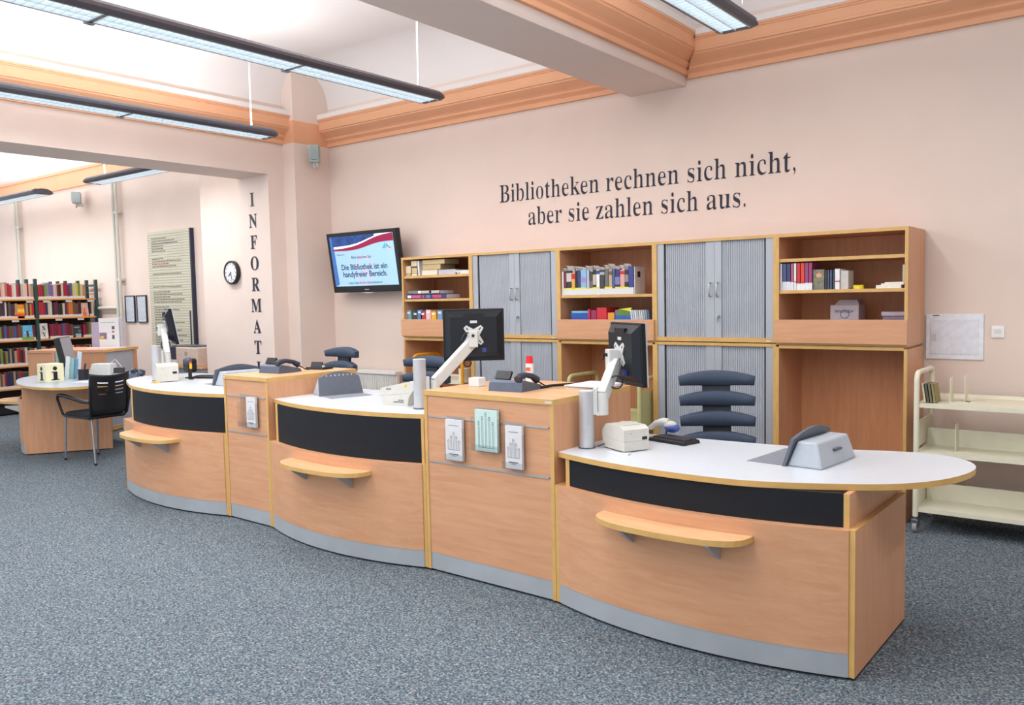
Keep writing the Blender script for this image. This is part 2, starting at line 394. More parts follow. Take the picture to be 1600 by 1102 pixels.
# ================================================================== SERVICE DESK
OX, OY, SL = -3.10, 3.275, -.0195
RZ = math.atan(SL)
def yl(x): return OY + SL*(x-OX)
def arcv(u, w, s):
    Rr = (w*w/4+s*s)/(2*s); return -(math.sqrt(max(Rr*Rr-(u-w/2)**2, 0))-(Rr-s))
def arcpoly(u0, u1, w, s, t, off, n=24):
    us = [u0+(u1-u0)*i/n for i in range(n+1)]
    return [(u, arcv(u, w, s)+off) for u in us] + [(u, arcv(u, w, s)+off+t) for u in us[::-1]]
def ledge(t, ua, ub, w, s, z=.53, d=.15):
    n = 16; back = [(ua+(ub-ua)*i/n, arcv(ua+(ub-ua)*i/n, w, s)) for i in range(n+1)]
    front = []
    L = ub-ua
    for i in range(n+1):
        a = PI*i/n; k = math.copysign(abs(math.cos(a))**.55, math.cos(a)); h = abs(math.sin(a))**.62
        u = (ua+ub)/2 + k*L/2
        front.append((u, arcv(min(max(u, ua), ub), w, s) - d*h))
    poly = back + front[1:-1]
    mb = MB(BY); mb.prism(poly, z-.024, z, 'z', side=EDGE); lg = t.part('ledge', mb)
    for u in (ua+L*.23, ub-L*.2):
        v = arcv(u, w, s); mb = MB(SILVER); mb.prism([(v, z-.025), (v-.11, z-.025), (v-.11, z-.04), (v-.012, z-.11), (v, z-.11)], u-.009, u+.009, 'x')
        mb.box(u-.012, u+.012, v-.11, v, z-.028, z-.0245); t.part('bracket', mb, parent=lg)
def low_module(label, x0, w, s, depth, ztop, top_poly, la, lb, left_in, right_in, lip=.586, sides=(1, 1)):
    t = Thing('service_desk', label, 'desk', (x0, yl(x0), 0), RZ)
    T = .022
    # lower curved carcass
    mb = MB(BX); mb.prism(arcpoly(T, w-T, w, s, .02, .001), .105, lip, 'z'); t.part('front_panel', mb)
    mb = MB(SILVER); mb.prism(arcpoly(T, w-T, w, s, .018, .003), .012, .105, 'z'); t.part('plinth', mb, label='silver curved kick plate')
    mb = MB(BLK); mb.prism(arcpoly(T, w-T, w, s, .018, .02), 0, .014, 'z'); t.part('plinth_gap', mb)
    for u in (0, w-T):
        mb = MB(BZ); mb.box(u, u+T, .002, depth, .012, lip); mb.use(EDGE).box(u, u+T, 0, .002, .012, lip); mb.box(u, u+T, .0, depth, lip, lip+.0015); mb.use(BLK).box(u+.002, u+T-.002, .01, depth-.01, 0, .012)
        t.part('side_panel', mb)
    # lip shelf closing the top of the lower carcass
    mb = MB(BX); mb.prism([(T, 0)]+[(T+(w-2*T)*i/24, arcv(T+(w-2*T)*i/24, w, s)+.002) for i in range(25)]+[(w-T, depth), (T, depth)], lip-.016, lip+.0005, 'z', side=EDGE); t.part('carcass_top', mb)
    # recessed upper storey
    a, b = left_in, w-right_in
    o = .045
    mb = MB(DARK); mb.prism(arcpoly(a+.022, b-.022, w, s, .018, o), lip, ztop-.026, 'z'); t.part('fascia', mb, label='anthracite curved upper fascia')
    for u in (a, b-.022):
        vf = arcv(u+.011, w, s)+o-.004
        mb = MB(BZ); mb.box(u, u+.022, vf+.003, depth-.02, lip, ztop-.026); mb.use(EDGE).box(u, u+.022, vf, vf+.003, lip, ztop-.026); t.part('upright', mb)
    poly = [(p[0]-x0, p[1]-yl(p[0])) for p in top_poly]
    mb = MB(WHITE_TOP); mb.prism(poly, ztop-.025, ztop, 'z', side=EDGE); t.part('desktop', mb, label='pale grey desktop with beech coloured edge')
    # modesty back panel and legs on the staff side
    mb = MB(BX); mb.box(T, w-T, depth-.2, depth-.18, .05, lip-.02); t.part('back_panel', mb)
    ledge(t, la, lb, w, s)
    return t
def smooth_poly(pts, n=6):
    out = []; N = len(pts)
    for i in range(N):
        p0, p1, p2, p3 = [Vector(pts[(i+k-1) % N]) for k in range(4)]
        for j in range(n):
            q = j/n; out.append(tuple(.5*((2*p1)+(-p0+p2)*q+(2*p0-5*p1+4*p2-p3)*q*q+(-p0+3*p1-3*p2+p3)*q**3)))
    return out
def front_arc(x0, w, s, off, u0, u1, n=18): return [(x0+u0+(u1-u0)*i/n, yl(x0+u0+(u1-u0)*i/n)+arcv(u0+(u1-u0)*i/n, w, s)+off) for i in range(n+1)]
# right-hand desk, lower, with a rounded overhang
w3, x3 = 1.398, -2.27
fa = front_arc(x3, w3, .118, .03, -.0, w3*.62)
tail = [(-1.3, 3.172), (-1.138, 3.222), (-.985, 3.295), (-.839, 3.375), (-.72, 3.485), (-.635, 3.63), (-.59, 3.79), (-.588, 3.92), (-.63, 4.03), (-.72, 4.11), (-.84, 4.14), (-1.0, 4.105), (-1.2, 4.04), (-1.45, 4.0), (-1.9, 3.975), (-2.27, 3.97)]
def cr(pts, n=5):
    out = []
    for i in range(len(pts)-1):
        p0 = Vector(pts[max(i-1, 0)]); p1 = Vector(pts[i]); p2 = Vector(pts[i+1]); p3 = Vector(pts[min(i+2, len(pts)-1)])
        for j in range(n):
            q = j/n; out.append(tuple(.5*((2*p1)+(-p0+p2)*q+(2*p0-5*p1+4*p2-p3)*q*q+(-p0+3*p1-3*p2+p3)*q**3)))
    out.append(tuple(pts[-1])); return out
fa3 = [p for p in fa if p[0] < -1.42]
low_module('curved beech desk at the right end with a rounded overhanging top, lowest of the three', x3, w3, .118, .745, .744, cr(fa3+tail, 4), .33, 1.035, .05, .03)
w2, x2 = 1.43, -4.575
low_module('middle curved beech desk between the two tall counter units', x2, w2, .125, .745, .86, front_arc(x2, w2, .125, .045, 0, w2)+[(x2+w2, yl(x2+w2)+.745), (x2, yl(x2)+.745)], .36, 1.09, .05, .03)
w1, x1 = 1.445, -6.53
fa1 = front_arc(x1, w1, .125, .045, .28, w1)
tail1 = [(-5.09, 4.1), (-5.8, 4.12), (-6.3, 4.17), (-6.75, 4.25), (-6.98, 4.2), (-7.09, 4.05), (-7.10, 3.86), (-7.03, 3.70), (-6.88, 3.56), (-6.65, 3.45), (-6.42, 3.35)]
low_module('leftmost curved beech desk with rounded left end, farthest along the service counter', x1, w1, .125, .745, .86, cr(fa1, 1)+cr(tail1, 4), .30, 1.02, .16, .012)
def tall_unit(label, x0, x1_, ztop, depth, slots=True):
    w = x1_-x0; T = .022
    t = Thing('counter_cabinet', label, 'cabinet', (x0, yl(x0), 0), RZ)
    for u in (0, w-T):
        mb = MB(BZ); mb.box(u, u+T, .002, depth, .012, ztop-.026); mb.use(EDGE).box(u, u+T, 0, .002, .012, ztop-.026); mb.use(BLK).box(u+.002, u+T-.002, .01, depth-.01, 0, .012); t.part('side_panel', mb)
    mb = MB(BX)
    zs = [.105, .612, .618, .858, .864, ztop-.026]
    for i in (0, 2, 4): mb.box(T, w-T, .004, .022, zs[i], zs[i+1])
    mb.box(T, w-T, .012, .022, .1, ztop-.03)
    t.part('front_panel', mb)
    mb = MB(SILVER).box(T, w-T, .006, .022, .012, .105); t.part('plinth', mb, label='silver kick plate')
    mb = MB(BLK).box(T, w-T, .02, .03, 0, .014); t.part('plinth_gap', mb)
    for z in (.615, .861):
        mb = MB(ALU); mb.box(T+.006, w-T-.01, .002, .010, z-.0035, z+.0035); mb.box(T+.006, w-T-.01, -.001, .003, z-.0045, z-.002); t.part('slot_rail', mb)
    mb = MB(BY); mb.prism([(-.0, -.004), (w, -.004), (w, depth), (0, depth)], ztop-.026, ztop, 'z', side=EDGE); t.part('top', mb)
    mb = MB(BZ).box(T, w-T, depth-.02, depth-.002, .05, ztop-.03); t.part('back_panel', mb)
    mb = MB(PLW).box(w-.045, w-.006, -.0055, -.0035, ztop-.019, ztop-.009) if x0 > -4 else MB(PLW).box(.008, .03, -.0055, -.0035, ztop-.019, ztop-.009); t.part('badge', mb)
    return t
tall_unit('wide tall beech counter unit with three leaflet holders on its front', -3.143, -2.272, 1.0, .72)
tall_unit('narrow tall beech counter unit carrying one leaflet holder', -5.083, -4.577, 1.0, .76)

# leaflet holders on the fronts
def holder(label, x, z, w, h, wide=None, d=.026, off=0, gl=None, leaf_col=None, art='arrow', leaflabel=''):
    yf = yl(x+w/2)-.004
    W = wide or w
    t = Thing('leaflet_holder', label, 'leaflet holder', (x+w/2, yf, z), RZ)
    mb = MB(ACR); L = -w/2-(off if off else 0)-.003
    L = -w/2-.004-off; Rr = L+W+.008
    mb.box(L, Rr, -.004, -.002, -.004, h+.012)           # back sheet
    mb.box(L, Rr, -d-.002, -.004, -.006, -.003)          # floor
    for u in (L, Rr-.002): mb.box(u, u+.002, -d-.002, -.004, -.004, h*.8)
    mb.box(L, Rr, -d-.004, -d-.002, -.006, .03)
    t.part('acrylic_shell', mb)
    mb = MB(ACR).box(L, Rr, -.006, .001, h+.006, h+.014); t.part('hook', mb)
    l = Thing('leaflet_stack', leaflabel, 'leaflets', (x+w/2, yf, z-.002), RZ)
    mb = MB(leaf_col or PAPER).box(-w/2, w/2, -d+.003, -.006, 0, h); l.part('paper', mb)
    mb = MB(mat(rgb(96, 104, 110), .8, var=0)); y = -d+.0022
    def ln(x0, z0, x1_, z1, r=.0009):
        dx, dz = x1_-x0, z1-z0; Ln = math.hypot(dx, dz); nx, nz = -dz/Ln*r, dx/Ln*r
        mb.face([mb.v((x0+nx, y, z0+nz)), mb.v((x1_+nx, y, z1+nz)), mb.v((x1_-nx, y, z1-nz)), mb.v((x0-nx, y, z0-nz))])
    s = h; hw = w*.32
    xs = [-hw, -hw*.5, 0, hw*.5, hw]; tops = [.48, .58, .68, .58, .48]
    if art == 'tall': tops = [.62, .74, .84, .74, .62]
    base = .26 if art == 'arrow' else .09
    for i, (xx, tp) in enumerate(zip(xs, tops)):
        ln(xx-.004, base*s, xx-.004, tp*s); ln(xx+.004, base*s, xx+.004, tp*s)
        if art == 'arrow': ln(xx-.008, (tp-.02)*s, xx, (tp+.03)*s); ln(xx+.008, (tp-.02)*s, xx, (tp+.03)*s)
        else:
            for q in range(3):
                ln(xx-.008, (tp+.015+q*.035)*s, xx+.004, (tp+.03+q*.035)*s); ln(xx+.006, (tp+.01+q*.035)*s, xx-.005, (tp+.035+q*.035)*s)
    ln(-hw*1.1, base*s, hw*1.1, base*s)
    if art == 'arrow':
        ln(-w*.3, .86*s, w*.3, .86*s, .0014); ln(-w*.3, .15*s, w*.28, .15*s, .0028); ln(-w*.14, .11*s, w*.14, .11*s, .0014)
    l.part('print', mb)
    return t
LB = mat(rgb(196, 222, 216), .7, var=.01, key='mint_paper')
holder('clear holder at the left end of the wide counter unit', -2.962, .645, .118, .215, leaflabel='white folded leaflets, left of the mint green one')
holder('clear wide holder in the middle of the wide counter unit', -2.752, .715, .148, .212, wide=.172, off=.022, leaf_col=LB, art='tall', leaflabel='mint green leaflets with a tall line drawing')
holder('clear holder at the right end of the wide counter unit', -2.553, .645, .105, .215, wide=.125, off=.016, leaflabel='white folded leaflets, right of the mint green one')
holder('clear wide holder on the narrow counter unit, mostly empty', -4.782, .668, .10, .20, wide=.20, off=.095, leaflabel='narrow stack of white leaflets on the narrow counter unit')

# ================================================================== BACK WALL CABINETS
YC = 5.66
def open_unit(label, x0, x1_, shelves, dark=False):
    t = Thing('shelf_cabinet', label, 'cabinet', ((x0+x1_)/2, YC, 1.13))
    T = .02; W = lambda n, mb: t.part(n, mb, world=True)
    for u in (x0, x1_-T): W('side_panel', MB(BZ).box(u, u+T, YC+.002, YW-.012, 1.13, 1.865).use(EDGE).box(u, u+T, YC, YC+.002, 1.13, 1.865))
    W('top', MB(BX).box(x0, x1_, YC+.002, YW-.012, 1.865, 1.888).use(EDGE).box(x0, x1_, YC-.001, YC+.002, 1.865, 1.888))
    W('back_panel', MB(BD).box(x0+T, x1_-T, YW-.02, YW-.012, 1.13, 1.865))
    for z in shelves: W('shelf', MB(BX).box(x0+T, x1_-T, YC+.012, YW-.02, z-.022, z).use(EDGE).box(x0+T, x1_-T, YC+.010, YC+.012, z-.022, z))
    W('shelf', MB(BX).box(x0+T, x1_-T, YC+.002, YW-.02, 1.15, 1.17).use(EDGE).box(x0, x1_, YC-.001, YC+.002, 1.131, 1.1445))
    W('fascia_board', MB(BX).box(x0-.003, x1_+.001, YC-.022, YC-.003, 1.145, 1.303))
    return t
def lower_open(label, x0, x1_):
    t = Thing('base_cabinet', label, 'cabinet', ((x0+x1_)/2, YC, 0)); T = .02
    W = lambda n, mb: t.part(n, mb, world=True)
    for u in (x0, x1_-T): W('side_panel', MB(BZ).box(u, u+T, YC+.002, YW-.012, 0, 1.115).use(EDGE).box(u, u+T, YC, YC+.002, 0, 1.115))
    W('top', MB(BX).box(x0+T, x1_-T, YC+.004, YW-.012, 1.105, 1.127).use(EDGE).box(x0+T, x1_-T, YC+.002, YC+.004, 1.105, 1.127))
    W('back_panel', MB(BD).box(x0+T, x1_-T, YW-.02, YW-.012, .0, 1.105))
    return t
def tambour(label, x0, x1_, z0, z1, handles=True):
    t = Thing('tambour_cabinet', label, 'cabinet', ((x0+x1_)/2, YC, z0)); T = .02
    W = lambda n, mb, p=None: t.part(n, mb, p, world=True)
    for u in (x0, x1_-T): W('side_panel', MB(BZ).box(u, u+T, YC+.002, YW-.012, z0, z1).use(EDGE).box(u, u+T, YC, YC+.002, z0, z1))
    W('top', MB(BX).box(x0+T, x1_-T, YC+.002, YW-.012, z1-.021, z1).use(EDGE).box(x0+T, x1_-T, YC, YC+.002, z1-.021, z1))
    W('bottom', MB(BX).box(x0+T, x1_-T, YC+.002, YW-.012, z0, z0+.03).use(EDGE).box(x0+T, x1_-T, YC, YC+.002, z0, z0+.03))
    W('back_panel', MB(BD).box(x0+T, x1_-T, YW-.02, YW-.012, z0+.03, z1-.021))
    a, b = x0+T, x1_-T; xm = (a+b)/2+.01
    g = mat(rgb(172, 177, 184), .4, .2, var=.01, key='tambour_guide')
    W('guide', MB(g).box(a, a+.055, YC+.008, YC+.03, z0+.03, z1-.021).use(BLK).box(a+.055, a+.062, YC+.02, YC+.024, z0+.03, z1-.021))
    W('guide', MB(g).box(b-.055, b, YC+.008, YC+.03, z0+.03, z1-.021).use(BLK).box(b-.062, b-.055, YC+.02, YC+.024, z0+.03, z1-.021))
    for s, (p, q) in ((0, (a+.062, xm-.001)), (1, (xm+.001, b-.062))):
        mb = MB(TAMB); st = .0165; n = int((q-p-.05)/st); 
        lo = p if s == 0 else p+.052
        for i in range(n):
            xx = lo+i*st; mb.prism([(xx, YC+.03), (xx+.002, YC+.024), (xx+st*.5, YC+.0215), (xx+st-.002, YC+.024), (xx+st, YC+.03)], z0+.03, z1-.021, 'z')
        mb.use(g)
        if s == 0: mb.box(lo+n*st, q, YC+.014, YC+.03, z0+.03, z1-.021)
        else: mb.box(p, lo, YC+.014, YC+.03, z0+.03, z1-.021)
        d = W('tambour_door', mb)
        if handles:
            hx = xm-.03 if s == 0 else xm+.026
            mb = MB(ALU); mb.tube([(hx, YC+.014, 1.47), (hx, YC-.008, 1.472), (hx, YC-.014, 1.485), (hx, YC-.014, 1.555), (hx, YC-.008, 1.567), (hx, YC+.014, 1.569)], .006, 8); W('handle', mb, d)
            if s: W('lock', MB(ALU).at(Matrix.Translation((hx, YC+.014, 1.328)) @ Matrix.Rotation(PI/2, 4, 'X')).cyl((0, 0), .013, 0, .02, 16).at(Matrix.Identity(4)).box(hx-.004, hx+.004, YC-.016, YC-.006, 1.285, 1.33), d)
    if z0 > 1: W('badge', MB(PLW).box(x1_-.07, x1_-.035, YC-.003, YC, z0+.004, z0+.014))
    return t
XB = [-5.676, -4.817, -3.876, -2.995, -2.062, -1.223]
open_unit('open shelf unit beside the television, with stacked old books', XB[0], XB[1], (1.711, 1.493))
open_unit('open shelf unit between the two grey shuttered cupboards, with a row of labelled books', XB[2], XB[3], (1.499,))
open_unit('open shelf unit at the right end of the wall, with discs and a carton', XB[4], XB[5], (1.717, 1.503))
lower_open('empty beech niche below the stacked old books', XB[0], XB[1])
lower_open('empty beech niche below the row of labelled books', XB[2], XB[3])
lower_open('empty beech niche at the right end, by the cream cart', XB[4], XB[5])
tambour('grey shuttered cupboard behind the large black monitor, upper one', XB[1], XB[2], 1.142, 1.888)
tambour('grey shuttered cupboard behind the red-capped can, lower one', XB[1], XB[2], 0.0, 1.135, False)
tambour('grey shuttered cupboard below the quotation\'s second line, upper right one', XB[3], XB[4], 1.142, 1.888)
tambour('grey shuttered cupboard behind the slatted office chair at the right desk', XB[3], XB[4], 0.0, 1.135, False)

# ---- contents of the cabinets
def colm(c, rough=.5): return mat(rgb(*c), rough, var=.04, scale=40, key='book_cloth')
def book(label, x, y, z, wd, h, d, col, group=None, stripe=None, lab=True, flag=False, yellow=False, cat='book', name='book', rz=0, tilt=None):
    """spine faces -Y; x is left edge"""
    t = Thing(name, label, cat, (x+wd/2, y, z), rz, group, tilt)
    c = colm(col); W = wd/2
    mb = MB(c); mb.box(-W, W, 0, .003, 0, h); mb.box(-W, -W+.002, 0, d, 0, h); mb.box(W-.002, W, 0, d, 0, h)
    if stripe:
        mb.use(colm(stripe[0])); mb.box(-W-.0003, W+.0003, -.0006, .003, h*stripe[1], h*stripe[2])
    t.part('cover', mb)
    t.part('page_block', MB(PAPER).box(-W+.002, W-.002, .004, d-.004, .003, h-.003))
    if lab:
        t.part('spine_label', MB(PAPER).box(-W-.0004, W+.0004, -.001, .03, .001, h*.24 if h > .1 else h*.2))
    if yellow: t.part('label_band', MB(mat(rgb(232, 226, 40), .6, var=0)).box(-W-.0005, W+.0005, -.0012, .02, h*.24, h*.30))
    if flag:
        mb = MB(mat(rgb(228, 226, 224), .8, var=.15, scale=150, key='printed_paper')); pts = []
        for i in range(6):
            a = i/5; pts.append((.012-.0+a*.0, h+.002+math.sin(a*PI*.5)*.03, -W+.001-a*.035*1.0+.0))
        n = 6; prev = None; fh = random.uniform(.032, .062)
        for i in range(n+1):
            a = i/n; zz_ = h-.012+fh*math.sin(a*PI/2); xx = -.03*a*a-.004*a
            row = (mb.v((xx-W*.3, .012, zz_)), mb.v((xx+W*.5, .07+.02*a, zz_)), mb.v((xx+W*.5+.0005, .0715+.02*a, zz_+.0006)), mb.v((xx-W*.3, .0135, zz_+.0006)))
            if prev:
                for k in range(4): mb.face([prev[k], prev[(k+1) % 4], row[(k+1) % 4], row[k]])
            else: mb.face(row)
            prev = row
        mb.face(prev); t.part('paper_slip', mb)
    return t
G1 = 'labelled books in a row in the middle open unit'
mids = [((225, 225, 222), .022, 0, 0, 'white thin'), ((120, 44, 66), .026, ((60, 50, 60), .0, .3), 1, 'maroon'), ((52, 46, 48), .05, ((200, 196, 190), .55, .9), 1, 'charcoal with white title'), ((226, 170, 70), .038, ((196, 30, 46), .72, .95), 1, 'orange with red top'),
        ((40, 42, 60), .02, 0, 1, 'black thin'), ((54, 62, 104), .034, 0, 1, 'navy'), ((136, 182, 218), .058, ((150, 140, 190), .5, .7), 1, 'sky blue wide'), ((176, 190, 214), .028, 0, 0, 'pale blue'), ((72, 62, 54), .034, ((110, 98, 84), .3, .6), 1, 'brown'), ((46, 38, 40), .03, ((190, 180, 160), .4, .8), 1, 'black with pale title'),
        ((232, 232, 236), .036, ((52, 64, 130), .82, .97), 1, 'white with blue emblem'), ((64, 62, 64), .046, ((170, 176, 184), .8, .9), 0, 'dark grey'), ((104, 104, 98), .038, ((184, 76, 82), .02, .32), 1, 'grey with red foot'), ((184, 164, 132), .034, ((110, 84, 60), .78, .92), 1, 'tan'),
        ((72, 92, 140), .026, 0, 0, 'steel blue'), ((52, 46, 110), .046, ((120, 120, 170), .4, .7), 1, 'violet'), ((216, 164, 150), .044, ((200, 34, 66), .82, .96), 1, 'salmon with red top'), ((52, 44, 50), .032, ((150, 130, 130), .5, .8), 1, 'dark brown'), ((56, 66, 136), .046, 0, 0, 'royal blue, last on the right')]
x = -3.853
for i, (c, wd, st, yel, nm) in enumerate(mids):
    wd *= .97
    h = .195 + [0, .004, .006, -.012, .003, .005, .008, .004, -.012, .006, .004, .002, .006, .003, .004, .0, -.006, -.006, .02][i]
    book(nm+' book with a paper slip, in the middle open unit', x, YC+.02, 1.499, wd-.001, h, .14, c, G1, stripe=st or None, flag=(i < 18), yellow=bool(yel))
    x += wd
t = Thing('file_box', 'light grey storage box closing the row of labelled books', 'box', (x+.005, YC+.02, 1.499))
t.part('shell', MB(mat(rgb(196, 192, 190), .6)).box(0, .008, .0, .16, 0, .212)); t.part('emblem', MB(BLK).box(.008, .0088, .04, .085, .13, .175))
# right unit: discs and books
G2 = 'books and discs on the middle shelf of the right open unit'
rs = [((226, 230, 238), .014, 0, 'white disc case', .182), ((70, 84, 128), .03, ((210, 214, 226), 0, .32), 'blue book', .182), ((64, 66, 110), .028, ((220, 220, 226), 0, .32), 'dark blue book', .182), ((176, 90, 116), .02, ((230, 230, 232), 0, .3), 'pink book', .182),
      ((226, 226, 228), .02, ((190, 60, 60), .3, .33), 'white book', .182), ((196, 52, 54), .026, ((232, 232, 232), 0, .24), 'crimson book', .182), ((224, 62, 40), .03, ((232, 232, 232), 0, .24), 'bright red book', .182), ((140, 70, 130), .025, ((232, 232, 232), 0, .26), 'purple book', .182), ((160, 60, 104), .025, ((232, 232, 232), 0, .26), 'magenta book', .182)]
x = -2.04
for c, wd, st, nm, h in rs:
    book(nm+' in the tall left group on the right open unit', x, YC+.02, 1.503, wd-.001, h, .13, c, G2, stripe=st or None, lab=False, flag=False); x += wd
t = Thing('disc_case', 'olive disc case with an orange flower picture, standing right of the magenta book', 'disc case', (x+.04, YC+.03, 1.503), 0, G2)
t.part('case', MB(mat(rgb(122, 122, 108), .4, var=.3, scale=30)).box(-.038, .036, 0, .012, 0, .135)); t.part('picture', MB(mat(rgb(222, 160, 110), .5)).at(Matrix.Translation((0, 0, .095)) @ Matrix.Rotation(PI/2, 4, 'X')).ball((0, 0, 0), .02, .016, .001, 10).at(Matrix.Identity(4)).use(mat(rgb(190, 184, 60), .5)).tube([(-.02, -.0005, .01), (-.015, -.0005, .05), (.01, -.0005, .07)], .002, 6))
x += .08
for i, (c, nm) in enumerate((((58, 56, 66), 'black'), ((84, 84, 96), 'grey'), ((66, 88, 126), 'blue'), ((52, 66, 74), 'slate'))):
    book(nm+' slim disc case between the flower picture and the red and white one', x, YC+.025, 1.503, .0155, .128, .12, c, G2, lab=False, cat='disc case', name='disc_case'); x += .0165
book('white and crimson boxed set on the right open unit', x, YC+.02, 1.503, .034, .135, .13, (236, 234, 236), G2, stripe=((190, 24, 70), .36, .42), lab=False, name='boxed_set', cat='box'); 
single('storage_box', MB(mat(rgb(202, 196, 190), .6)).box(x+.036, x+.085, YC+.025, YC+.15, 1.503, 1.625), 'beige cardboard box end beside the white and crimson boxed set', 'box')
single('adhesive_tape', MB(mat(rgb(226, 214, 40), .45)).cyl((-1.535, YC+.06), .033, 1.503, 1.528), 'round yellow tape roll on the right open unit', 'tape')
for i, (a, b, c, d_) in enumerate(((-1.42, -1.27, 1.503, 1.524), (-1.39, -1.255, 1.5245, 1.534), (-1.37, -1.25, 1.5345, 1.542))):
    single('notepad', MB(mat(rgb(232, 230, 218), .7)).box(a, b, YC+.03+.005*i, YC+.13, c, d_), ['ivory notepad lowest in the low pile at the right end', 'white notepad second in the low pile at the right end', 'pale notepad on top of the low pile at the right end'][i], 'notepad', 'notepads on the right open unit')
single('folder', MB(mat(rgb(186, 190, 166), .6)).box(-1.262, -1.246, YC+.03, YC+.2, 1.5345+.008, 1.65), 'pale green folder standing against the right side of the right open unit', 'folder')
# bottom compartment of right unit
t = Thing('carton', 'lilac grey product carton with a blue ring, lowest compartment of the right open unit', 'carton', (-1.66, 5.82, 1.17))
t.part('body', MB(mat(rgb(186, 172, 178), .6)).box(-.085, .1, 0, .16, 0, .225, .002)); t.part('lid', MB(mat(rgb(170, 156, 160), .6)).frustum((-.06, .1, .01, .15), .225, (-.03, .085, .02, .14), .26))
mb = MB(mat(rgb(80, 104, 160), .5)).tube([(.01+.028*math.cos(a), -.001, .165+.028*math.sin(a)) for a in [2*PI*i/20 for i in range(20)]], .0025, 5, True); mb.use(BLK).text('innovativ', .034, face_y(.005, -.002, .175)); t.part('print', mb)
single('disc_stack', MB(mat(rgb(140, 120, 136), .3)).box(-1.40, -1.25, 5.78, 5.92, 1.17, 1.325).use(mat(rgb(176, 160, 172), .3)).box(-1.405, -1.255, 5.77, 5.92, 1.325, 1.35), 'greyish clear plastic box at the right of the lowest compartment', 'box')
# middle unit low compartment: magazines and discs
def flatpile(lst, group, seedv):
    random.seed(seedv)
    for (x, z, wd, dd, h, c, nm, rz) in lst:
        t = Thing('booklet', nm, 'booklet', (x, YC+.16, z), rz, group)
        t.part('cover', MB(colm(c, .35)).box(-wd/2, wd/2, -dd/2, dd/2, 0, h, .001))
G3 = 'booklets lying in the compartment under the labelled books'
flatpile([(-3.72, 1.17, .16,   .2, .18, (40, 80, 170), 'blue booklet pile base, leftmost under the labelled books', .1), (-3.73, 1.352, .15, .19, .018, (120, 190, 220), 'light blue booklet lying on the blue one', .25), (-3.62, 1.17, .02, .2, .215, (190, 40, 70), 'crimson booklet standing in the middle unit', .0),
          (-3.58, 1.17, .05, .2, .205, (150, 40, 90), 'magenta booklet beside the crimson one', .05), (-3.50, 1.17, .09, .2, .225, (200, 36, 50), 'red booklet right of the magenta one', .0), (-3.42, 1.17, .06, .18, .185, (226, 160, 50), 'amber booklet right of the red one', .0),
          (-3.36, 1.17, .05, .2, .205, (120, 100, 170), 'lavender booklet beside the green and yellow one', .1)], G3, 1)
t = Thing('booklet', 'green and yellow striped booklet leaning in the middle unit', 'booklet', (-3.29, YC+.04, 1.17), .15, G3)
t.part('cover', MB(colm((96, 130, 50))).prism([(-.07, 0), (.07, 0), (.07, .225), (-.05, .21)], 0, .02, 'y').use(colm((232, 216, 60))).prism([(-.04, .212), (.068, .225), (.06, .195), (.0, .208)], -.001, .02, 'y').use(colm((40, 100, 170))).box(-.069, .069, -.001, .02, .12, .165))
for i in range(9):
    c = [(206, 214, 224), (190, 204, 220), (224, 224, 226), (176, 192, 210), (214, 206, 186), (198, 206, 214), (160, 176, 192), (136, 156, 176), (92, 104, 120)][i]
    t = Thing('disc_case', ['grey white', 'pale blue', 'white', 'steel tinted', 'ivory', 'pearl grey', 'blue grey', 'mid blue', 'dark slate'][i]+' disc case leaning at the right of the middle unit\'s low compartment', 'disc case', (-3.20+i*.0185, YC+.03, 1.17), .0, 'leaning disc cases', Matrix.Rotation(-.12, 4, 'Y'))
    t.part('case', MB(colm(c, .3)).box(0, .012, 0, .13, 0, .205))
# left unit: old books
G4 = 'old uncoloured books on the top shelf of the left open unit'
OLD = [(220, 206, 172), (206, 184, 140), (196, 172, 128), (226, 218, 196)]
def lying(label, x0, x1_, z0, z1, c, y=YC+.03, d=.14, group=G4, rz=0):
    t = Thing('book', label, 'book', ((x0+x1_)/2, y, z0), rz, group); W = (x1_-x0)/2; h = z1-z0
    t.part('cover', MB(colm(tuple(int(v*.8) for v in c))).box(-W, W, 0, d, 0, .003).box(-W, W, 0, d, h-.003, h).box(W-.003, W, 0, d, .003, h-.003))
    t.part('page_block', MB(colm(c, .8)).box(-W+.001, W-.003, .002, d-.002, .003, h-.003)); return t
lying('thin tan book at the far left under the ivory one, top shelf', -5.65, -5.585, 1.712, 1.735, OLD[1])
lying('ivory old book at the far left end of the top shelf', -5.65, -5.58, 1.736, 1.808, OLD[0])
lying('pale old book lowest of the second pile, top shelf', -5.575, -5.50, 1.712, 1.732, OLD[3])
lying('tan old book middle of the second pile, top shelf', -5.57, -5.50, 1.733, 1.79, OLD[1])
lying('thick cream old book on top of the second pile, top shelf', -5.578, -5.50, 1.80, 1.853, OLD[0])
book('slim white book standing between the old book piles', -5.487, YC+.03, 1.712, .026, .138, .14, (226, 226, 222), G4, lab=False, tilt=Matrix.Rotation(-.08, 4, 'Y'))
lying('white thick book lowest under the tan ones, top shelf', -5.44, -5.24, 1.712, 1.762, OLD[3], d=.2)
lying('tan old book second under the topmost, top shelf', -5.43, -5.2, 1.763, 1.812, OLD[2], d=.2)
lying('brownish old book topmost of the wide pile, top shelf', -5.43, -5.15, 1.813, 1.855, OLD[1], d=.2)
single('tray', MB(mat(rgb(190, 188, 196), .3)).box(-5.23, -5.02, YC+.03, YC+.2, 1.712, 1.758), 'translucent grey tray beside the old book piles', 'tray')
single('paper_stack', MB(PAPER).box(-5.0, -4.86, YC+.03, YC+.2, 1.712, 1.745), 'white paper stack at the right end of the left unit\'s top shelf', 'paper')
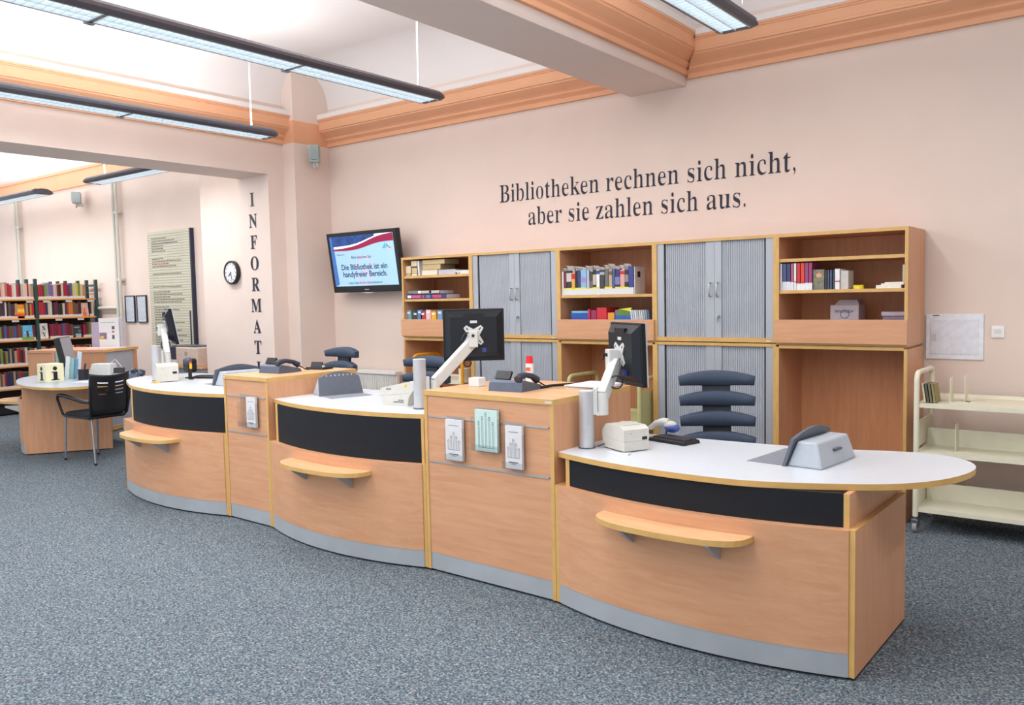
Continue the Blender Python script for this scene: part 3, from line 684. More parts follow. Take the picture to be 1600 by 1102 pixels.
t = Thing('roll', 'small white paper roll lying by the paper stack', 'roll', (-5.0, YC+.02, 1.712)); t.part('body', MB(PLW).at(Matrix.Translation((0, 0, .012)) @ Matrix.Rotation(.3, 4, 'Y')).box(-.03, .03, 0, .012, 0, .02, .004))
def flatbook(label, x0, x1_, z0, z1, c, marks):
    t = Thing('book', label, 'book', (x0, YC+.03, z0), 0, 'big books lying flat in the left open unit'); L = x1_-x0; h = z1-z0
    t.part('cover', MB(colm(c)).box(0, L, 0, .004, 0, h).box(0, L, 0, .2, 0, .003).box(0, L, 0, .2, h-.003, h)); t.part('page_block', MB(PAPER).box(.003, L-.003, .005, .195, .003, h-.003))
    mb = MB(PAPER)
    for (a, b, cc) in marks: mb.use(colm(cc)); mb.box(a*L, b*L, -.001, .0, h*.2, h*.8)
    t.part('spine_print', mb)
flatbook('dark blue reference book lying flat with pink lettering, lower of two', -5.645, -5.14, 1.494, 1.538, (56, 56, 120), [(.02, .12, (235, 235, 235)), (.14, .36, (206, 80, 130)), (.4, .45, (200, 80, 50)), (.5, .6, (110, 120, 180)), (.66, .88, (190, 70, 110))])
flatbook('mottled grey and ivory book lying flat, upper of two', -5.63, -5.22, 1.539, 1.575, (120, 124, 118), [(.33, .42, (240, 240, 240)), (.43, .98, (196, 190, 176)), (.68, .74, (90, 50, 50))])
G5 = 'colourful magazines in the lowest compartment of the left unit'
for i, (x, h, c, nm) in enumerate(((-5.62, 0.215, (120, 160, 170), 'teal'), (-5.56, 0.205, (60, 60, 58), 'black'), (-5.5, 0.220, (84, 130, 180), 'blue'), (-5.44, 0.205, (180, 60, 80), 'crimson'), (-5.38, 0.220, (232, 190, 190), 'pink'), (-5.31, 0.205, (228, 170, 40), 'orange'), (-5.24, 0.215, (110, 150, 190), 'sky blue'), (-5.16, 0.220, (232, 196, 30), 'yellow'), (-5.08, 0.220, (236, 210, 60), 'lemon'), (-4.99, 0.205, (200, 70, 60), 'red'), (-4.92, 0.205, (90, 110, 160), 'denim blue'))):
    t = Thing('magazine', nm+' magazine in the lowest compartment of the left unit', 'magazine', (x, YC+.04, 1.17), 0, G5, Matrix.Rotation(random.uniform(-.1, .1), 4, 'Y'))
    t.part('cover', MB(colm(c, .35)).box(-.03, .03, 0, .18, 0, h)); t.part('title_print', MB(colm((235, 235, 235))).box(-.02, .015, -.001, 0, h-.03, h-.014))

# ================================================================== TELEVISION
t = Thing('television', 'black wall television showing a pale blue slide with a magenta wave', 'television', (-6.475, 5.93, 1.89), 0, None, Matrix.Rotation(math.radians(8), 4, 'X'))
W, H = .52, .315
t.part('bezel', MB(BLK).box(-W, W, -.02, .045, -H, H, .006))
mb = MB(mat(rgb(158, 196, 220), .3, var=.02, scale=2, emit=.42, key='screen_image')); sw, sh = .475, .262; y = -.0205
mb.box(-sw, sw, y-.001, y, -sh+.015, sh+.015)
scr = t.part('screen', mb)
def ribbon(top, bot, m, yy, nm):
    mb = MB(m); n = len(top)
    for i in range(n-1): mb.face([mb.v((bot[i][0], yy, bot[i][1])), mb.v((bot[i+1][0], yy, bot[i+1][1])), mb.v((top[i+1][0], yy, top[i+1][1])), mb.v((top[i][0], yy, top[i][1]))])
    t.part(nm, mb, scr)
q = [i/24 for i in range(25)]
Z0, Z1 = -sh+.015, sh+.015
curve = lambda a: Z0+(Z1-Z0)*(.79+.0*a+.17*(1/(1+math.exp(-(a-.62)*8)))-.015*math.sin(a*PI))
curve = lambda a: Z0+(Z1-Z0)*(.74+.22/(1+math.exp(-(a-.58)*8)))
xs_ = [-sw*.93+2*sw*.965*a for a in q]
ribbon([(xx, min(Z1, curve(a)+.045)) for xx, a in zip(xs_, q)], [(xx, curve(a)+.008*0) for xx, a in zip(xs_, q)], mat(rgb(214, 232, 244), .4, emit=.9, var=0), y-.0016, 'white_wave')
ribbon([(xx, Z1) for xx in xs_[:18]], [(xx, min(Z1-.0005, curve(a)+.03)) for xx, a in zip(xs_[:18], q)], mat(rgb(30, 66, 128), .4, emit=.35, var=.35, scale=18), y-.0024, 'blue_field')
ribbon([(xx, curve(a)+.004+.02*a) for xx, a in zip(xs_, q)], [(xx, curve(a)-.012-.045*a) for xx, a in zip(xs_, q)], mat(rgb(140, 10, 60), .4, emit=.5, var=0), y-.003, 'magenta_wave')
ribbon([(-sw, Z1), (-sw*.9, Z1)], [(-sw, Z0), (-sw*.86, Z0+.02)], mat(rgb(58, 104, 170), .4, emit=.6, var=.1), y-.002, 'blue_margin')
mb = MB(mat(rgb(66, 160, 200), .4, emit=.6, var=0)); lx, lz = sw*.78, Z0+(Z1-Z0)*.71
mb.face([mb.v((lx-.07, y-.003, lz)), mb.v((lx-.012, y-.003, lz)), mb.v((lx-.012, y-.003, lz+.06))])
mb.use(mat(rgb(80, 24, 80), .4, emit=.3, var=0)); mb.face([mb.v((lx+.002, y-.003, lz+.05)), mb.v((lx+.02, y-.003, lz+.02)), mb.v((lx+.002, y-.003, lz+.012))])
mb.use(mat(rgb(190, 40, 70), .4, emit=.5, var=0)); mb.face([mb.v((lx+.02, y-.003, lz+.02)), mb.v((lx+.07, y-.003, lz)), mb.v((lx+.03, y-.003, lz))])
mb.use(mat(rgb(230, 170, 60), .4, emit=.5, var=0)); mb.face([mb.v((lx-.01, y-.003, lz)), mb.v((lx+.018, y-.003, lz)), mb.v((lx+.004, y-.003, lz+.016))])
t.part('logo', mb, scr)
mb = MB(mat(rgb(206, 168, 196), .4, emit=.5, var=0)); rg = [(math.cos(2*PI*i/40), math.sin(2*PI*i/40)) for i in range(41)]
for (c0, s0), (c1, s1) in zip(rg, rg[1:]):
    mb.face([mb.v((a_*c_, y-.0014, -.085+b_*s_)) for a_, b_, c_, s_ in ((.122, .15, c0, s0), (.122, .15, c1, s1), (.104, .132, c1, s1), (.104, .132, c0, s0))])
t.part('prohibition_ring', mb, scr); mb = MB(mat(rgb(206, 168, 196), .4, emit=.5, var=0)).box(-.008, .03, y-.0016, y-.0012, -.14, -.05); t.part('telephone_symbol', mb, scr)
NAVY = mat(rgb(36, 62, 104), .5, emit=.1, var=0)
mb = MB(NAVY)
for s_, sz, zz_, xx in (('Die Bibliothek ist ein', .082, -.075, .0), ('handyfreier Bereich.', .082, -.15, .0), ('Bitte beachten Sie:', .04, .04, -.02), ('Vielen Dank für Ihre Rücksichtnahme', .034, -.225, -.01), ('Stadtbibliothek', .02, .08, -.33)):
    mb.text(s_, sz, face_y(xx, y-.0035, zz_), thin=.0012 if sz > .05 else 0)
t.part('slide_text', mb, scr)
t.part('badge', MB(SILVER).box(-.035, .03, -.0215, -.0195, -.29, -.283)); t.part('lower_trim', MB(PLW).prism([(-.1, -H), (.1, -H), (.02, -H-.012), (-.02, -H-.012)], -.018, -.01, 'y'))
t.part('wall_bracket', MB(BLK).box(-.15, .15, .045, .19, -.1, .1).box(W-.02, W+.06, .06, .12, -.26, -.2))

# ================================================================== SMALL WALL THINGS
def speaker(label, loc, rz, h=.2, w=.12):
    t = Thing('wall_speaker', label, 'speaker', loc, rz)
    t.part('cabinet', MB(mat(rgb(168, 184, 184), .5)).box(-w/2, w/2, -.12, 0, 0, h, .006)); t.part('grille', MB(mat(rgb(150, 168, 168), .6, var=.15, scale=400)).box(-w/2+.008, w/2-.008, -.123, -.119, .03, h-.008))
    t.part('badge', MB(GDK).box(-.03, .03, -.124, -.12, .018, .024)); t.part('bracket', MB(PLC).box(-.02, .03, -.07, .03, -.05, 0).use(STEEL).box(-.005, .015, -.075, -.06, -.07, -.015))
    return t
speaker('small grey loudspeaker high on the corner pilaster', (-7.155, 5.90, 2.965), math.radians(40), .18, .1)
speaker('small white loudspeaker high on the far room wall', (-12.75, 6.05, 3.02), math.radians(-30), .16, .22)
t = Thing('wall_clock', 'round black-rimmed wall clock beside the vertical lettering', 'clock', (-8.395, 5.668, 1.838), 0)
Mx = Matrix.Rotation(PI/2, 4, 'X')
t.part('rim', MB(BLK).at(Mx).cyl((0, 0), .135, 0, .035, 32).tube([(.125*math.cos(a), .125*math.sin(a), .036) for a in [2*PI*i/32 for i in range(32)]], .012, 8, True))
t.part('dial', MB(PAPER).at(Mx).cyl((0, 0), .113, .035, .038, 32))
mb = MB(BLK)
for i in range(12): mb.at(Matrix.Rotation(2*PI*i/12, 4, 'Y')); mb.box(-.004, .004, -.0395, -.038, .09, .105)
mb.at(Matrix.Identity(4)); t.part('hour_marks', mb)
t.part('hands', MB(BLK).at(Matrix.Rotation(-2.3, 4, 'Y')).box(-.005, .005, -.042, -.040, -.01, .06).at(Matrix.Rotation(2.9, 4, 'Y')).box(-.003, .003, -.044, -.042, -.01, .085))
# electrical panel and switch plate
t = Thing('electrical_panel', 'flush white metal service panel on the wall above the cream cart', 'panel', (-1.04, YW, 1.024))
t.part('frame', MB(mat(rgb(232, 236, 244), .45)).box(-.171, .171, -.014, -.0005, 0, .3, .003)); d = t.part('door', MB(mat(rgb(226, 230, 240), .45)).box(-.142, .142, -.018, -.014, .035, .265, .002)); t.part('latch', MB(PLW).box(-.135, -.108, -.021, -.018, .12, .165), d)
t.part('badge', MB(GDK).box(-.13, -.09, -.0155, -.014, .288, .294))
t = Thing('wall_switch', 'small square white thermostat plate to the right of the service panel', 'switch', (-.79, YW, 1.17))
PLB = mat(rgb(240, 240, 240), .4, var=0)
t.part('plate', MB(PLB).box(-.037, .037, -.012, -.0005, 0, .078, .003)); t.part('insert', MB(PLB).box(-.026, .026, -.016, -.012, .012, .066, .002)); t.part('vent_slots', MB(mat(rgb(150, 152, 156), .5)).box(-.02, .02, -.017, -.0158, .03, .033).box(-.02, .02, -.017, -.0158, .042, .045).box(-.02, .02, -.017, -.0158, .052, .054))
# radiator
RADW = mat(rgb(236, 234, 230), .45, var=.01)
t = Thing('radiator', 'white ribbed radiator on the wall below the television', 'radiator', (-6.6, 6.0, .12))
mb = MB(RADW); mb.box(-.55, .45, 0, .1, .6, .63); t.part('top_grille', mb)
mb = MB(RADW).box(-.54, .44, .03, .07, 0, .6)
for i in range(38): mb.box(-.53+i*.0255, -.53+i*.0255+.012, .012, .03, .01, .58)
t.part('ribbed_panel', mb); t.part('foot', MB(RADW).box(-.5, -.46, .02, .08, -.12, 0).box(.36, .4, .02, .08, -.12, 0))
# pipes
for (px, nm) in ((-11.83, 'white heating pipes left of the framed notices'), (-15.1, 'white heating pipes above the bookshelf, at the left edge of the far wall')):
    t = Thing('heating_pipe', nm, 'pipe', (px, 6.08, 0), 0)
    for dx in (-.045, .045): t.part('pipe', MB(PLC).tube([(dx, 0, .0), (dx, 0, 3.3)], .022, 10))
    for z in (.6, 1.84, 2.8): t.part('clamp', MB(PLC).box(-.08, .08, -.01, .06, z, z+.03))
t = Thing('heating_pipe', 'short horizontal white pipe behind the end of the bookshelf', 'pipe', (-12.2, 6.1, 1.45)); t.part('pipe', MB(PLC).tube([(-.35, 0, 0), (.3, 0, 0)], .025, 8))
# directory board
t = Thing('directory_board', 'tall beige directory board with dark right edge and many text strips', 'board', (-10.5, YW, .85))
BG = mat(rgb(206, 202, 182), .6, var=.03, scale=6)
t.part('panel', MB(BG).box(-.52, .52, -.05, -.0005, 0, 1.63)); t.part('edge_trim', MB(mat(rgb(40, 46, 66), .5)).box(.52, .545, -.055, -.0005, 0, 1.63))
t.part('edge_trim', MB(mat(rgb(60, 66, 84), .5)).box(.46, .475, -.062, -.05, 0, .55))
mb = MB(mat(rgb(128, 126, 108), .6, var=0))
for i in range(46): mb.box(-.52, .52, -.0515, -.05, .03+i*.0345, .034+i*.0345)
t.part('strip_grooves', mb)
random.seed(3); mb = MB(mat(rgb(104, 102, 92), .6, var=0))
for i in range(44):
    if random.random() < .2: continue
    mb.use(mat(rgb(170, 70, 60), .6, var=0) if i == 33 else (mat(rgb(84, 82, 76), .6, var=0) if i in (41, 39) else mat(rgb(112, 110, 98), .6, var=0)))
    xx = -.42; z = .043+i*.0345; end = -.42+random.uniform(.25, .75)
    while xx < end:
        L = random.uniform(.02, .07); mb.box(xx, xx+L, -.052, -.0505, z, z+.013); xx += L+.012
t.part('text_rows', mb)
for px, lb in ((-11.64, 'left one of the two black-framed notices on the far wall'), (-11.32, 'right one of the two black-framed notices, next to the directory board')):
    t = Thing('framed_notice', lb, 'notice', (px, YW, 1.24), 0, 'framed notices')
    mb = MB(mat(rgb(48, 46, 58), .4)); mb.box(-.13, .13, -.025, -.0005, 0, .012).box(-.13, .13, -.025, -.0005, .372, .384).box(-.13, -.118, -.025, -.0005, .012, .372).box(.118, .13, -.025, -.0005, .012, .372); t.part('frame', mb)
    t.part('sheet', MB(mat(rgb(206, 214, 222), .5)).box(-.118, .118, -.015, -.0005, .012, .372))
    mb = MB(mat(rgb(150, 160, 172), .6, var=0))
    for i in range(22): mb.box(-.09, .09 if i % 5 else .02, -.0158, -.015, .04+i*.0145, .043+i*.0145)
    t.part('text_rows', mb)

# ================================================================== OFFICE CHAIRS
def office_chair(label, x, y, rz, zt=1.05, arms=False, n_s=5, lean=.012, roll=0):
    """faces local -Y; backrest at local +Y"""
    t = Thing('office_chair', label, 'chair', (x, y, 0), rz, 'office chairs with slatted backs')
    k = zt-1.05
    for i in range(n_s):
        zc = .985+k-i*.122; hw = .232-.002*i; hh = .047
        n = 12; top = []; bot = []
        for j in range(n+1):
            a = -1+2*j/n; top.append((a*hw*(1-.0), zc+hh*(1-.72*a*a))); bot.append((a*hw*.97, zc-hh*(.98-.35*a*a*0)+.004*abs(a)))
        y0 = .24+.03*(abs(i-2.5)-1)*.3+lean*(4-i)
        mb = MB(FAB); prof = bot+top[::-1]
        bot = [(p[0]+roll*i, p[1]) for p in bot]; top = [(p[0]+roll*i, p[1]) for p in top]
        # curved slat: bend around z axis
        Mi = [mb.v((p[0], y0-.02-.035*(p[0]/hw)**2, p[1])) for p in prof]; Mo = [mb.v((p[0], y0+.025-.035*(p[0]/hw)**2, p[1])) for p in prof]
        mid = [mb.v((p[0]*.97, y0-.034-.035*(p[0]/hw)**2, zc+(p[1]-zc)*.82)) for p in prof]
        N = len(prof)
        for a in range(N): mb.face([Mi[a], Mi[(a+1) % N], Mo[(a+1) % N], Mo[a]], False); mb.face([Mi[a], Mi[(a+1) % N], mid[(a+1) % N], mid[a]], True)
        mb.face(Mo[::-1])
        for a in range(n):       # pad face as strips
            mb.face([mid[a], mid[a+1], mid[N-2-a], mid[N-1-a]], True)
        t.part('back_slat', mb)
    t.part('spine', MB(mat(rgb(32, 36, 44), .6)).prism([(.235, .46), (.265, .46), (.265+lean*4.4, 1.0+k), (.235+lean*4.4, 1.0+k)], -.085, .085, 'x'))
    t.part('seat', MB(FAB).box(-.24, .24, -.24, .22, .44, .51, .025)); t.part('seat_pan', MB(BLK).box(-.2, .2, -.2, .24, .41, .44))
    t.part('back_stem', MB(BLK).tube([(0, .1, .42), (0, .26, .43), (0, .272, .5), (0, .268, .62)], .022, 8))
    t.part('gas_lift', MB(STEEL).cyl((0, 0), .028, .12, .41, 16))
    for s in ((1, -1) if arms else ()):
        t.part('armrest', MB(BLK).box(s*.27-.035, s*.27+.035, -.14, .12, .60, .63, .01).tube([(s*.2, 0, .43), (s*.27, 0, .45), (s*.27, 0, .61)], .014, 8))
    b = MB(STEEL); b.cyl((0, 0), .045, .08, .13, 16); base = t.part('base', b)
    for i in range(5):
        a = 2*PI*i/5+.3; t.part('base_arm', MB(STEEL).tube([(0, 0, .105), (.3*math.cos(a), .3*math.sin(a), .075)], [.025, .014], 8))
        c = t.part('caster', MB(BLK).at(Matrix.Translation((.3*math.cos(a), .3*math.sin(a), .028)) @ Matrix.Rotation(PI/2, 4, 'X')).cyl((0, 0), .028, -.02, .02, 14))
    return t
office_chair('blue-grey slatted office chair behind the right desk, in full view', -1.985, 4.56, .5, 1.03, lean=.026, roll=.014)
office_chair('blue-grey slatted office chair behind the middle desk, half hidden by the monitor post', -4.55, 4.55, .08, 1.06)
office_chair('blue-grey slatted office chair behind the left desk, only its back showing', -5.85, 4.75, -.1, 1.09)
office_chair('dark swivel chair mostly hidden behind the black visitor chair', -8.72, 4.98, 2.6, .80, True, 3)

# ================================================================== BLACK VISITOR CHAIR (front legs at -X)
t = Thing('visitor_chair', 'black visitor chair with slotted plastic back and silver legs at the info desk', 'chair', (-8.09, 3.86, 0), math.radians(3))
t.o.scale = (1, .83, 1)
P3 = lambda p: (p[0]+8.09, p[1]-3.89, p[2])
for a, b in (((-8.36, 3.69, .01), (-8.33, 3.70, .43)), ((-7.82, 3.69, .01), (-7.90, 3.72, .44)), ((-8.36, 4.08, .01), (-8.33, 4.07, .43)), ((-7.82, 4.10, .01), (-7.90, 4.08, .44))):
    lg = t.part('leg', MB(mat(rgb(150, 154, 160), .35, .7)).tube([P3(a), P3(b)], .0125, 10)); t.part('foot_cap', MB(BLK).cyl(P3(a)[:2], .016, 0, .02, 10), lg)
mb = MB(BLK); n = 12
seat = [(-.27, -.20), (-.28, 0), (-.27, .20), (-.1, .235), (.1, .235), (.24, .2), (.25, 0), (.24, -.2), (.1, -.235), (-.1, -.235)]
mb.prism(smooth_poly(seat, 3), .43, .45, 'z'); t.part('seat_shell', mb)
mb = MB(mat(rgb(28, 30, 38), .8, var=.2, scale=200)); mb.prism(smooth_poly([(p[0]*.92, p[1]*.92) for p in seat], 3), .45, .47, 'z'); mb.prism(smooth_poly([(p[0]*.8, p[1]*.8) for p in seat], 3), .47, .478, 'z'); t.part('seat', mb)
# back shell, with slots
mb = MB(BLK)
def backx(v, z): return .235+.12*max(0, (z-.45))**1.1*1.15-.05*(1-(v/.235)**2)*0 + .045*(1-(v/.24)**2)
rows = 22; cols = 24
def vw(z): return .20+.035*min(1, (z-.45)/.25)
def tz(v): return .84-.0+.02*(v/.235)**2*1.2
grid = {}
slots = [(.76, .77), (.725, .735), (.69, .70), (.655, .665)]
zl = [.47, .52, .56, .60, .64, .655, .667, .69, .702, .725, .737, .76, .772, .80, .82, .84]
for th, sg in ((0, 1), (.009, -1)):
    for i, z in enumerate(zl):
        for j in range(cols+1):
            a = -1+2*j/cols; v_ = a*vw(z); zz_ = z + (tz(v_)-.84)*((z-.47)/.37)
            grid[(th, i, j)] = mb.v((backx(v_, z)+th, v_, zz_))
def hole(i, j): return i in (5, 7, 9, 11) and (4 <= j <= 9 or 14 <= j <= 19)
for th in (0, .009):
    for i in range(len(zl)-1):
        for j in range(cols):
            if not hole(i, j): mb.face([grid[(th, i, j)], grid[(th, i, j+1)], grid[(th, i+1, j+1)], grid[(th, i+1, j)]], True)
for j in range(cols):
    for i in (0, len(zl)-1): mb.face([grid[(0, i, j)], grid[(0, i, j+1)], grid[(.009, i, j+1)], grid[(.009, i, j)]])
for i in range(len(zl)-1):
    for j in (0, cols): mb.face([grid[(0, i, j)], grid[(0, i+1, j)], grid[(.009, i+1, j)], grid[(.009, i, j)]])
t.part('backrest', mb)
for s in (-1, 1):
    t.part('back_upright', MB(BLK).tube([(.2, s*.2, .43), (.25, s*.215, .47), (.275, s*.232, .6), (.30, s*.238, .75)], .013, 8))
for s in (-1, 1):
    t.part('armrest', MB(BLK).tube([(-.27, s*.20, .44), (-.285, s*.215, .50), (-.31, s*.235, .60), (-.29, s*.24, .635), (-.2, s*.24, .64), (.15, s*.24, .60), (.27, s*.235, .595)], [.014, .014, .015, .017, .02, .02, .014], 8))

# ================================================================== MONITORS ON ARMS
def monitor_head(t, M, front_white=True, vents=True):
    """M: local frame: back faces -Y, screen faces +Y, centre at origin"""
    w, h = .185, .158
    mb = MB(mat(rgb(16, 18, 24), .4, spec=.35)).at(M); mb.box(-w, w, -.012, .012, -h, h, .004); sh = t.part('casing', mb, world=True)
    mb = MB(mat(rgb(22, 26, 34), .4, spec=.35)).at(M)
    A = [(-w+.012, -.012, -h+.02), (w-.012, -.012, -h+.02), (w-.012, -.012, h-.01), (-w+.012, -.012, h-.01)]; B = [(-w+.045, -.045, -h+.05), (w-.045, -.045, -h+.05), (w-.045, -.045, h-.05), (-w+.045, -.045, h-.05)]
    VA = [mb.v(p) for p in A]; VB = [mb.v(p) for p in B]
    for i in range(4): mb.face([VA[i], VA[(i+1) % 4], VB[(i+1) % 4], VB[i]])
    mb.face(VB); t.part('rear_bulge', mb, sh, world=True)
    t.part('handle_recess', MB(mat(rgb(12, 12, 14), .6)).at(M).box(-.06, .06, -.046, -.028, h-.05, h-.026), sh, world=True)
    t.part('bezel', MB(SILVER if front_white else BLK).at(M).box(-w, w, .012, .019, -h, h), sh, world=True)
    t.part('screen', MB(mat(rgb(70, 76, 84), .15)).at(M).box(-w+.015, w-.015, .019, .020, -h+.018, h-.018), sh, world=True)
    # mounting cross plate
    mb = MB(PLW).at(M)
    pts = []
    for k in range(4):
        a = PI/4+k*PI/2
        for da, r in ((-.16, .074), (.16, .074), (PI/4, .036)): pts.append((r*math.cos(a+da), r*math.sin(a+da)))
    mb.prism(pts, -.051, -.046, 'y'); mb.box(-.02, .02, -.066, -.05, -.02, .02, .003)
    t.part('mount_plate', mb, world=True)
    mb = MB(BLK).at(M)
    for k in range(4):
        a = PI/4+k*PI/2; mb.at(M @ Matrix.Rotation(-a, 4, 'Y')); mb.box(.045, .064, -.0515, -.050, -.003, .003)
    t.part('slot_marks', mb, world=True)
    t.part('port_recess', MB(BLK).at(M).box(.0, .09, -.0465, -.044, -.105, -.075), sh, world=True); t.part('plug', MB(mat(rgb(50, 60, 140), .5)).at(M).box(.05, .075, -.062, -.046, -.103, -.078), sh, world=True, label='blue video plug')
    t.part('label_sticker', MB(PLW).at(M).box(-.02, .022, -.0468, -.0455, .072, .088), sh, world=True)
def monitor(label, post, zb, zt, centre, rzm, tilt, elbow, clamp=True, up=0):
    t = Thing('desk_monitor', label, 'monitor', (post[0], post[1], zb))
    mb = MB(mat(rgb(196, 198, 202), .35, .45, var=.02)).cyl(post, .037, zb+.004, zt, 32); mb.use(PLW).cyl(post, .0375, zt, zt+.003, 32); t.part('post', mb, world=True)
    t.part('foot_ring', MB(GDK).cyl(post, .042, zb, zb+.006, 32), world=True)
    M = Matrix.Translation(centre) @ Matrix.Rotation(rzm, 4, 'Z') @ Matrix.Rotation(tilt, 4, 'X')
    head = M @ Vector((0, -.066, 0))
    monitor_head(t, M)
    e = Vector(elbow)
    # bracket plate from post to elbow cup
    p = Vector((post[0], post[1], e.z)); dirv = (e-p); dirv.z = 0; dn = dirv.normalized()
    ang = math.atan2(dn.y, dn.x)
    Mb = Matrix.Translation(p) @ Matrix.Rotation(ang, 4, 'Z'); L = dirv.length
    t.part('bracket', MB(PLW).at(Mb).box(.034, .055, -.016, .016, -.075, .055, .002).box(.05, L, -.018, .018, -.078, -.062, .002), world=True)
    t.part('swivel_cup', MB(PLW).cyl((e.x, e.y), .027, e.z-.075, e.z+.035, 24), world=True)
    a = Vector((e.x, e.y, e.z+.02)); b = head+Vector((0, 0, -.03))
    d = (b-a); Ln = d.length; zax = d.normalized(); xax = zax.cross(Vector((0, 0, 1))).normalized(); yax = zax.cross(xax)
    Ma = Matrix((( xax.x, yax.x, zax.x, a.x), (xax.y, yax.y, zax.y, a.y), (xax.z, yax.z, zax.z, a.z), (0, 0, 0, 1)))
    t.part('arm', MB(PLW).at(Ma).box(-.023, .023, -.032, .032, -.0, Ln-.01, .006), world=True)
    Mh = Matrix.Translation(head) @ Matrix.Rotation(rzm, 4, 'Z')
    t.part('tilt_joint', MB(PLW).at(Mh).box(-.028, .026, -.05, .004, -.07, .028, .004).use(BLK).at(Mh @ Matrix.Translation((-.002, -.052, -.0))@Matrix.Rotation(PI/2, 4, 'X')).cyl((0, 0), .009, -.004, .006, 14), world=True)
    t.part('lever', MB(BLK).at(Mh).tube([(-.02, -.03, .012), (-.045, -.035, .018), (-.062, -.04, .0), (-.07, -.045, -.03)], .005, 6), world=True)
    return t
toc = lambda x, y: math.atan2(-x, y)      # rotation so that local -Y faces the camera side
monitor('black flat monitor seen from behind, on a white arm from the middle desk post', (-3.364, 3.477), .86, 1.146, (-3.27, 3.86, 1.272), toc(-3.27, 3.86)-.02, 0, (-3.31, 3.55, .99))
t_ = monitor('black monitor turned sideways on a white arm beside the right desk post', (-2.206, 3.45), .744, 1.026, (-2.11, 3.70, 1.198), toc(-2.1, 3.6)-1.15, .03, (-2.135, 3.49, .985))
monitor('black monitor seen edge-on at the left desk, screen to the right', (-6.538, 3.646), .86, 1.15, (-6.86, 3.98, 1.30), toc(-6.9, 4.0)-1.47, .17, (-6.53, 3.74, 1.05))
# cable loops behind the arms
def loop(label, c, r, n=None):
    mb = MB(BLK).tube([(c[0]+r*math.cos(a)*R.x, c[1]+r*math.cos(a)*R.y, c[2]+r*1.0*math.sin(a)) for a in [2*PI*i/20 for i in range(20)]], .004, 6, True)
    o = single('cable', mb, label, 'cable')

# ================================================================== DESK EQUIPMENT
def receipt_printer(label, x, y, z, rz, w=.145, d=.20, h=.145):
    t = Thing('receipt_printer', label, 'printer', (x, y, z), rz, 'receipt printers')
    t.part('base', MB(PLC).box(-w/2, w/2, -d/2, d/2, .004, h*.42, .004))
    mb = MB(PLC); mb.prism([(-d/2, h*.42), (-d/2, h*.86), (-d/2+.03, h*.98), (d/2-.03, h*.98), (d/2, h*.7), (d/2, h*.42)], -w/2, w/2, 'x'); t.part('lid', mb)
    t.part('paper_slot', MB(GLT).box(-w*.3, w*.3, -d/2+.035, -d/2+.05, h*.975, h*.992)); t.part('status_window', MB(BLK).box(w*.22, w*.42, -d/2-.001, -d/2+.002, h*.44, h*.56))
    t.part('badge', MB(GLT).box(-w*.3, -w*.18, -d/2-.0008, -d/2, h*.7, h*.74)); t.part('feet', MB(GDK).box(-w/2+.01, w/2-.01, -d/2+.01, d/2-.01, 0, .004))
    return t
receipt_printer('white receipt printer on the right desk beside the silver post', -2.034, 3.53, .744, math.radians(64), .145, .19, .125)
receipt_printer('white receipt printer on the left desk with a paper in its top', -6.45, 3.675, .86, math.radians(68), .165, .20, .15)
# the middle desk's printer has a sloping lid, seen from its side
t = Thing('label_printer', 'ivory wedge-shaped label printer with a yellow dot on the middle desk', 'printer', (-3.60, 3.56, .86), math.radians(14), 'receipt printers')
mb = MB(PLC).prism([(-.09, .0), (.075, .0), (.085, .05), (.11, .085), (.125, .10), (.12, .135), (.095, .145), (.06, .14), (-.105, .105), (-.12, .08)], -.06, .06, 'y'); t.part('body', mb)
t.part('vent', MB(mat(rgb(130, 130, 128), .6)).box(-.07, -.035, -.0615, -.06, .094, .104)); t.part('yellow_dot', MB(mat(rgb(236, 186, 40), .5)).at(Matrix.Translation((.065, -.06, .12)) @ Matrix.Rotation(PI/2, 4, 'X')).cyl((0, 0), .009, 0, .0015, 14))
t.part('seam', MB(GLT).prism([(-.118, .055), (.09, .075), (.09, .078), (-.118, .058)], -.0606, -.06, 'y')); t.part('print', MB(mat(rgb(120, 120, 118), .6)).box(-.02, .05, -.0606, -.06, .018, .026).box(0.01, .05, -.0606, -.06, .03, .036)); t.part('feet', MB(GDK).box(-.085, .07, -.05, .05, 0, .003))
t = Thing('paper_strip', 'curled white receipt strip in front of the right printer', 'paper', (-1.985, 3.395, .744), .2); mb = MB(PAPER); mb.prism([(-.05, 0), (.045, 0), (.05, .008), (.0, .004), (-.052, .01)], -.02, .01, 'y'); t.part('sheet', mb)
t = Thing('paper_strip', 'small orange and white slip in front of the left printer', 'paper', (-6.37, 3.53, .86), .2); t.part('sheet', MB(PAPER).box(-.07, .0, -.02, .02, 0, .002).use(mat(rgb(226, 160, 90), .6)).prism([(-.03, 0), (.05, 0), (.03, .012), (-.01, .012)], -.02, .02, 'y'))
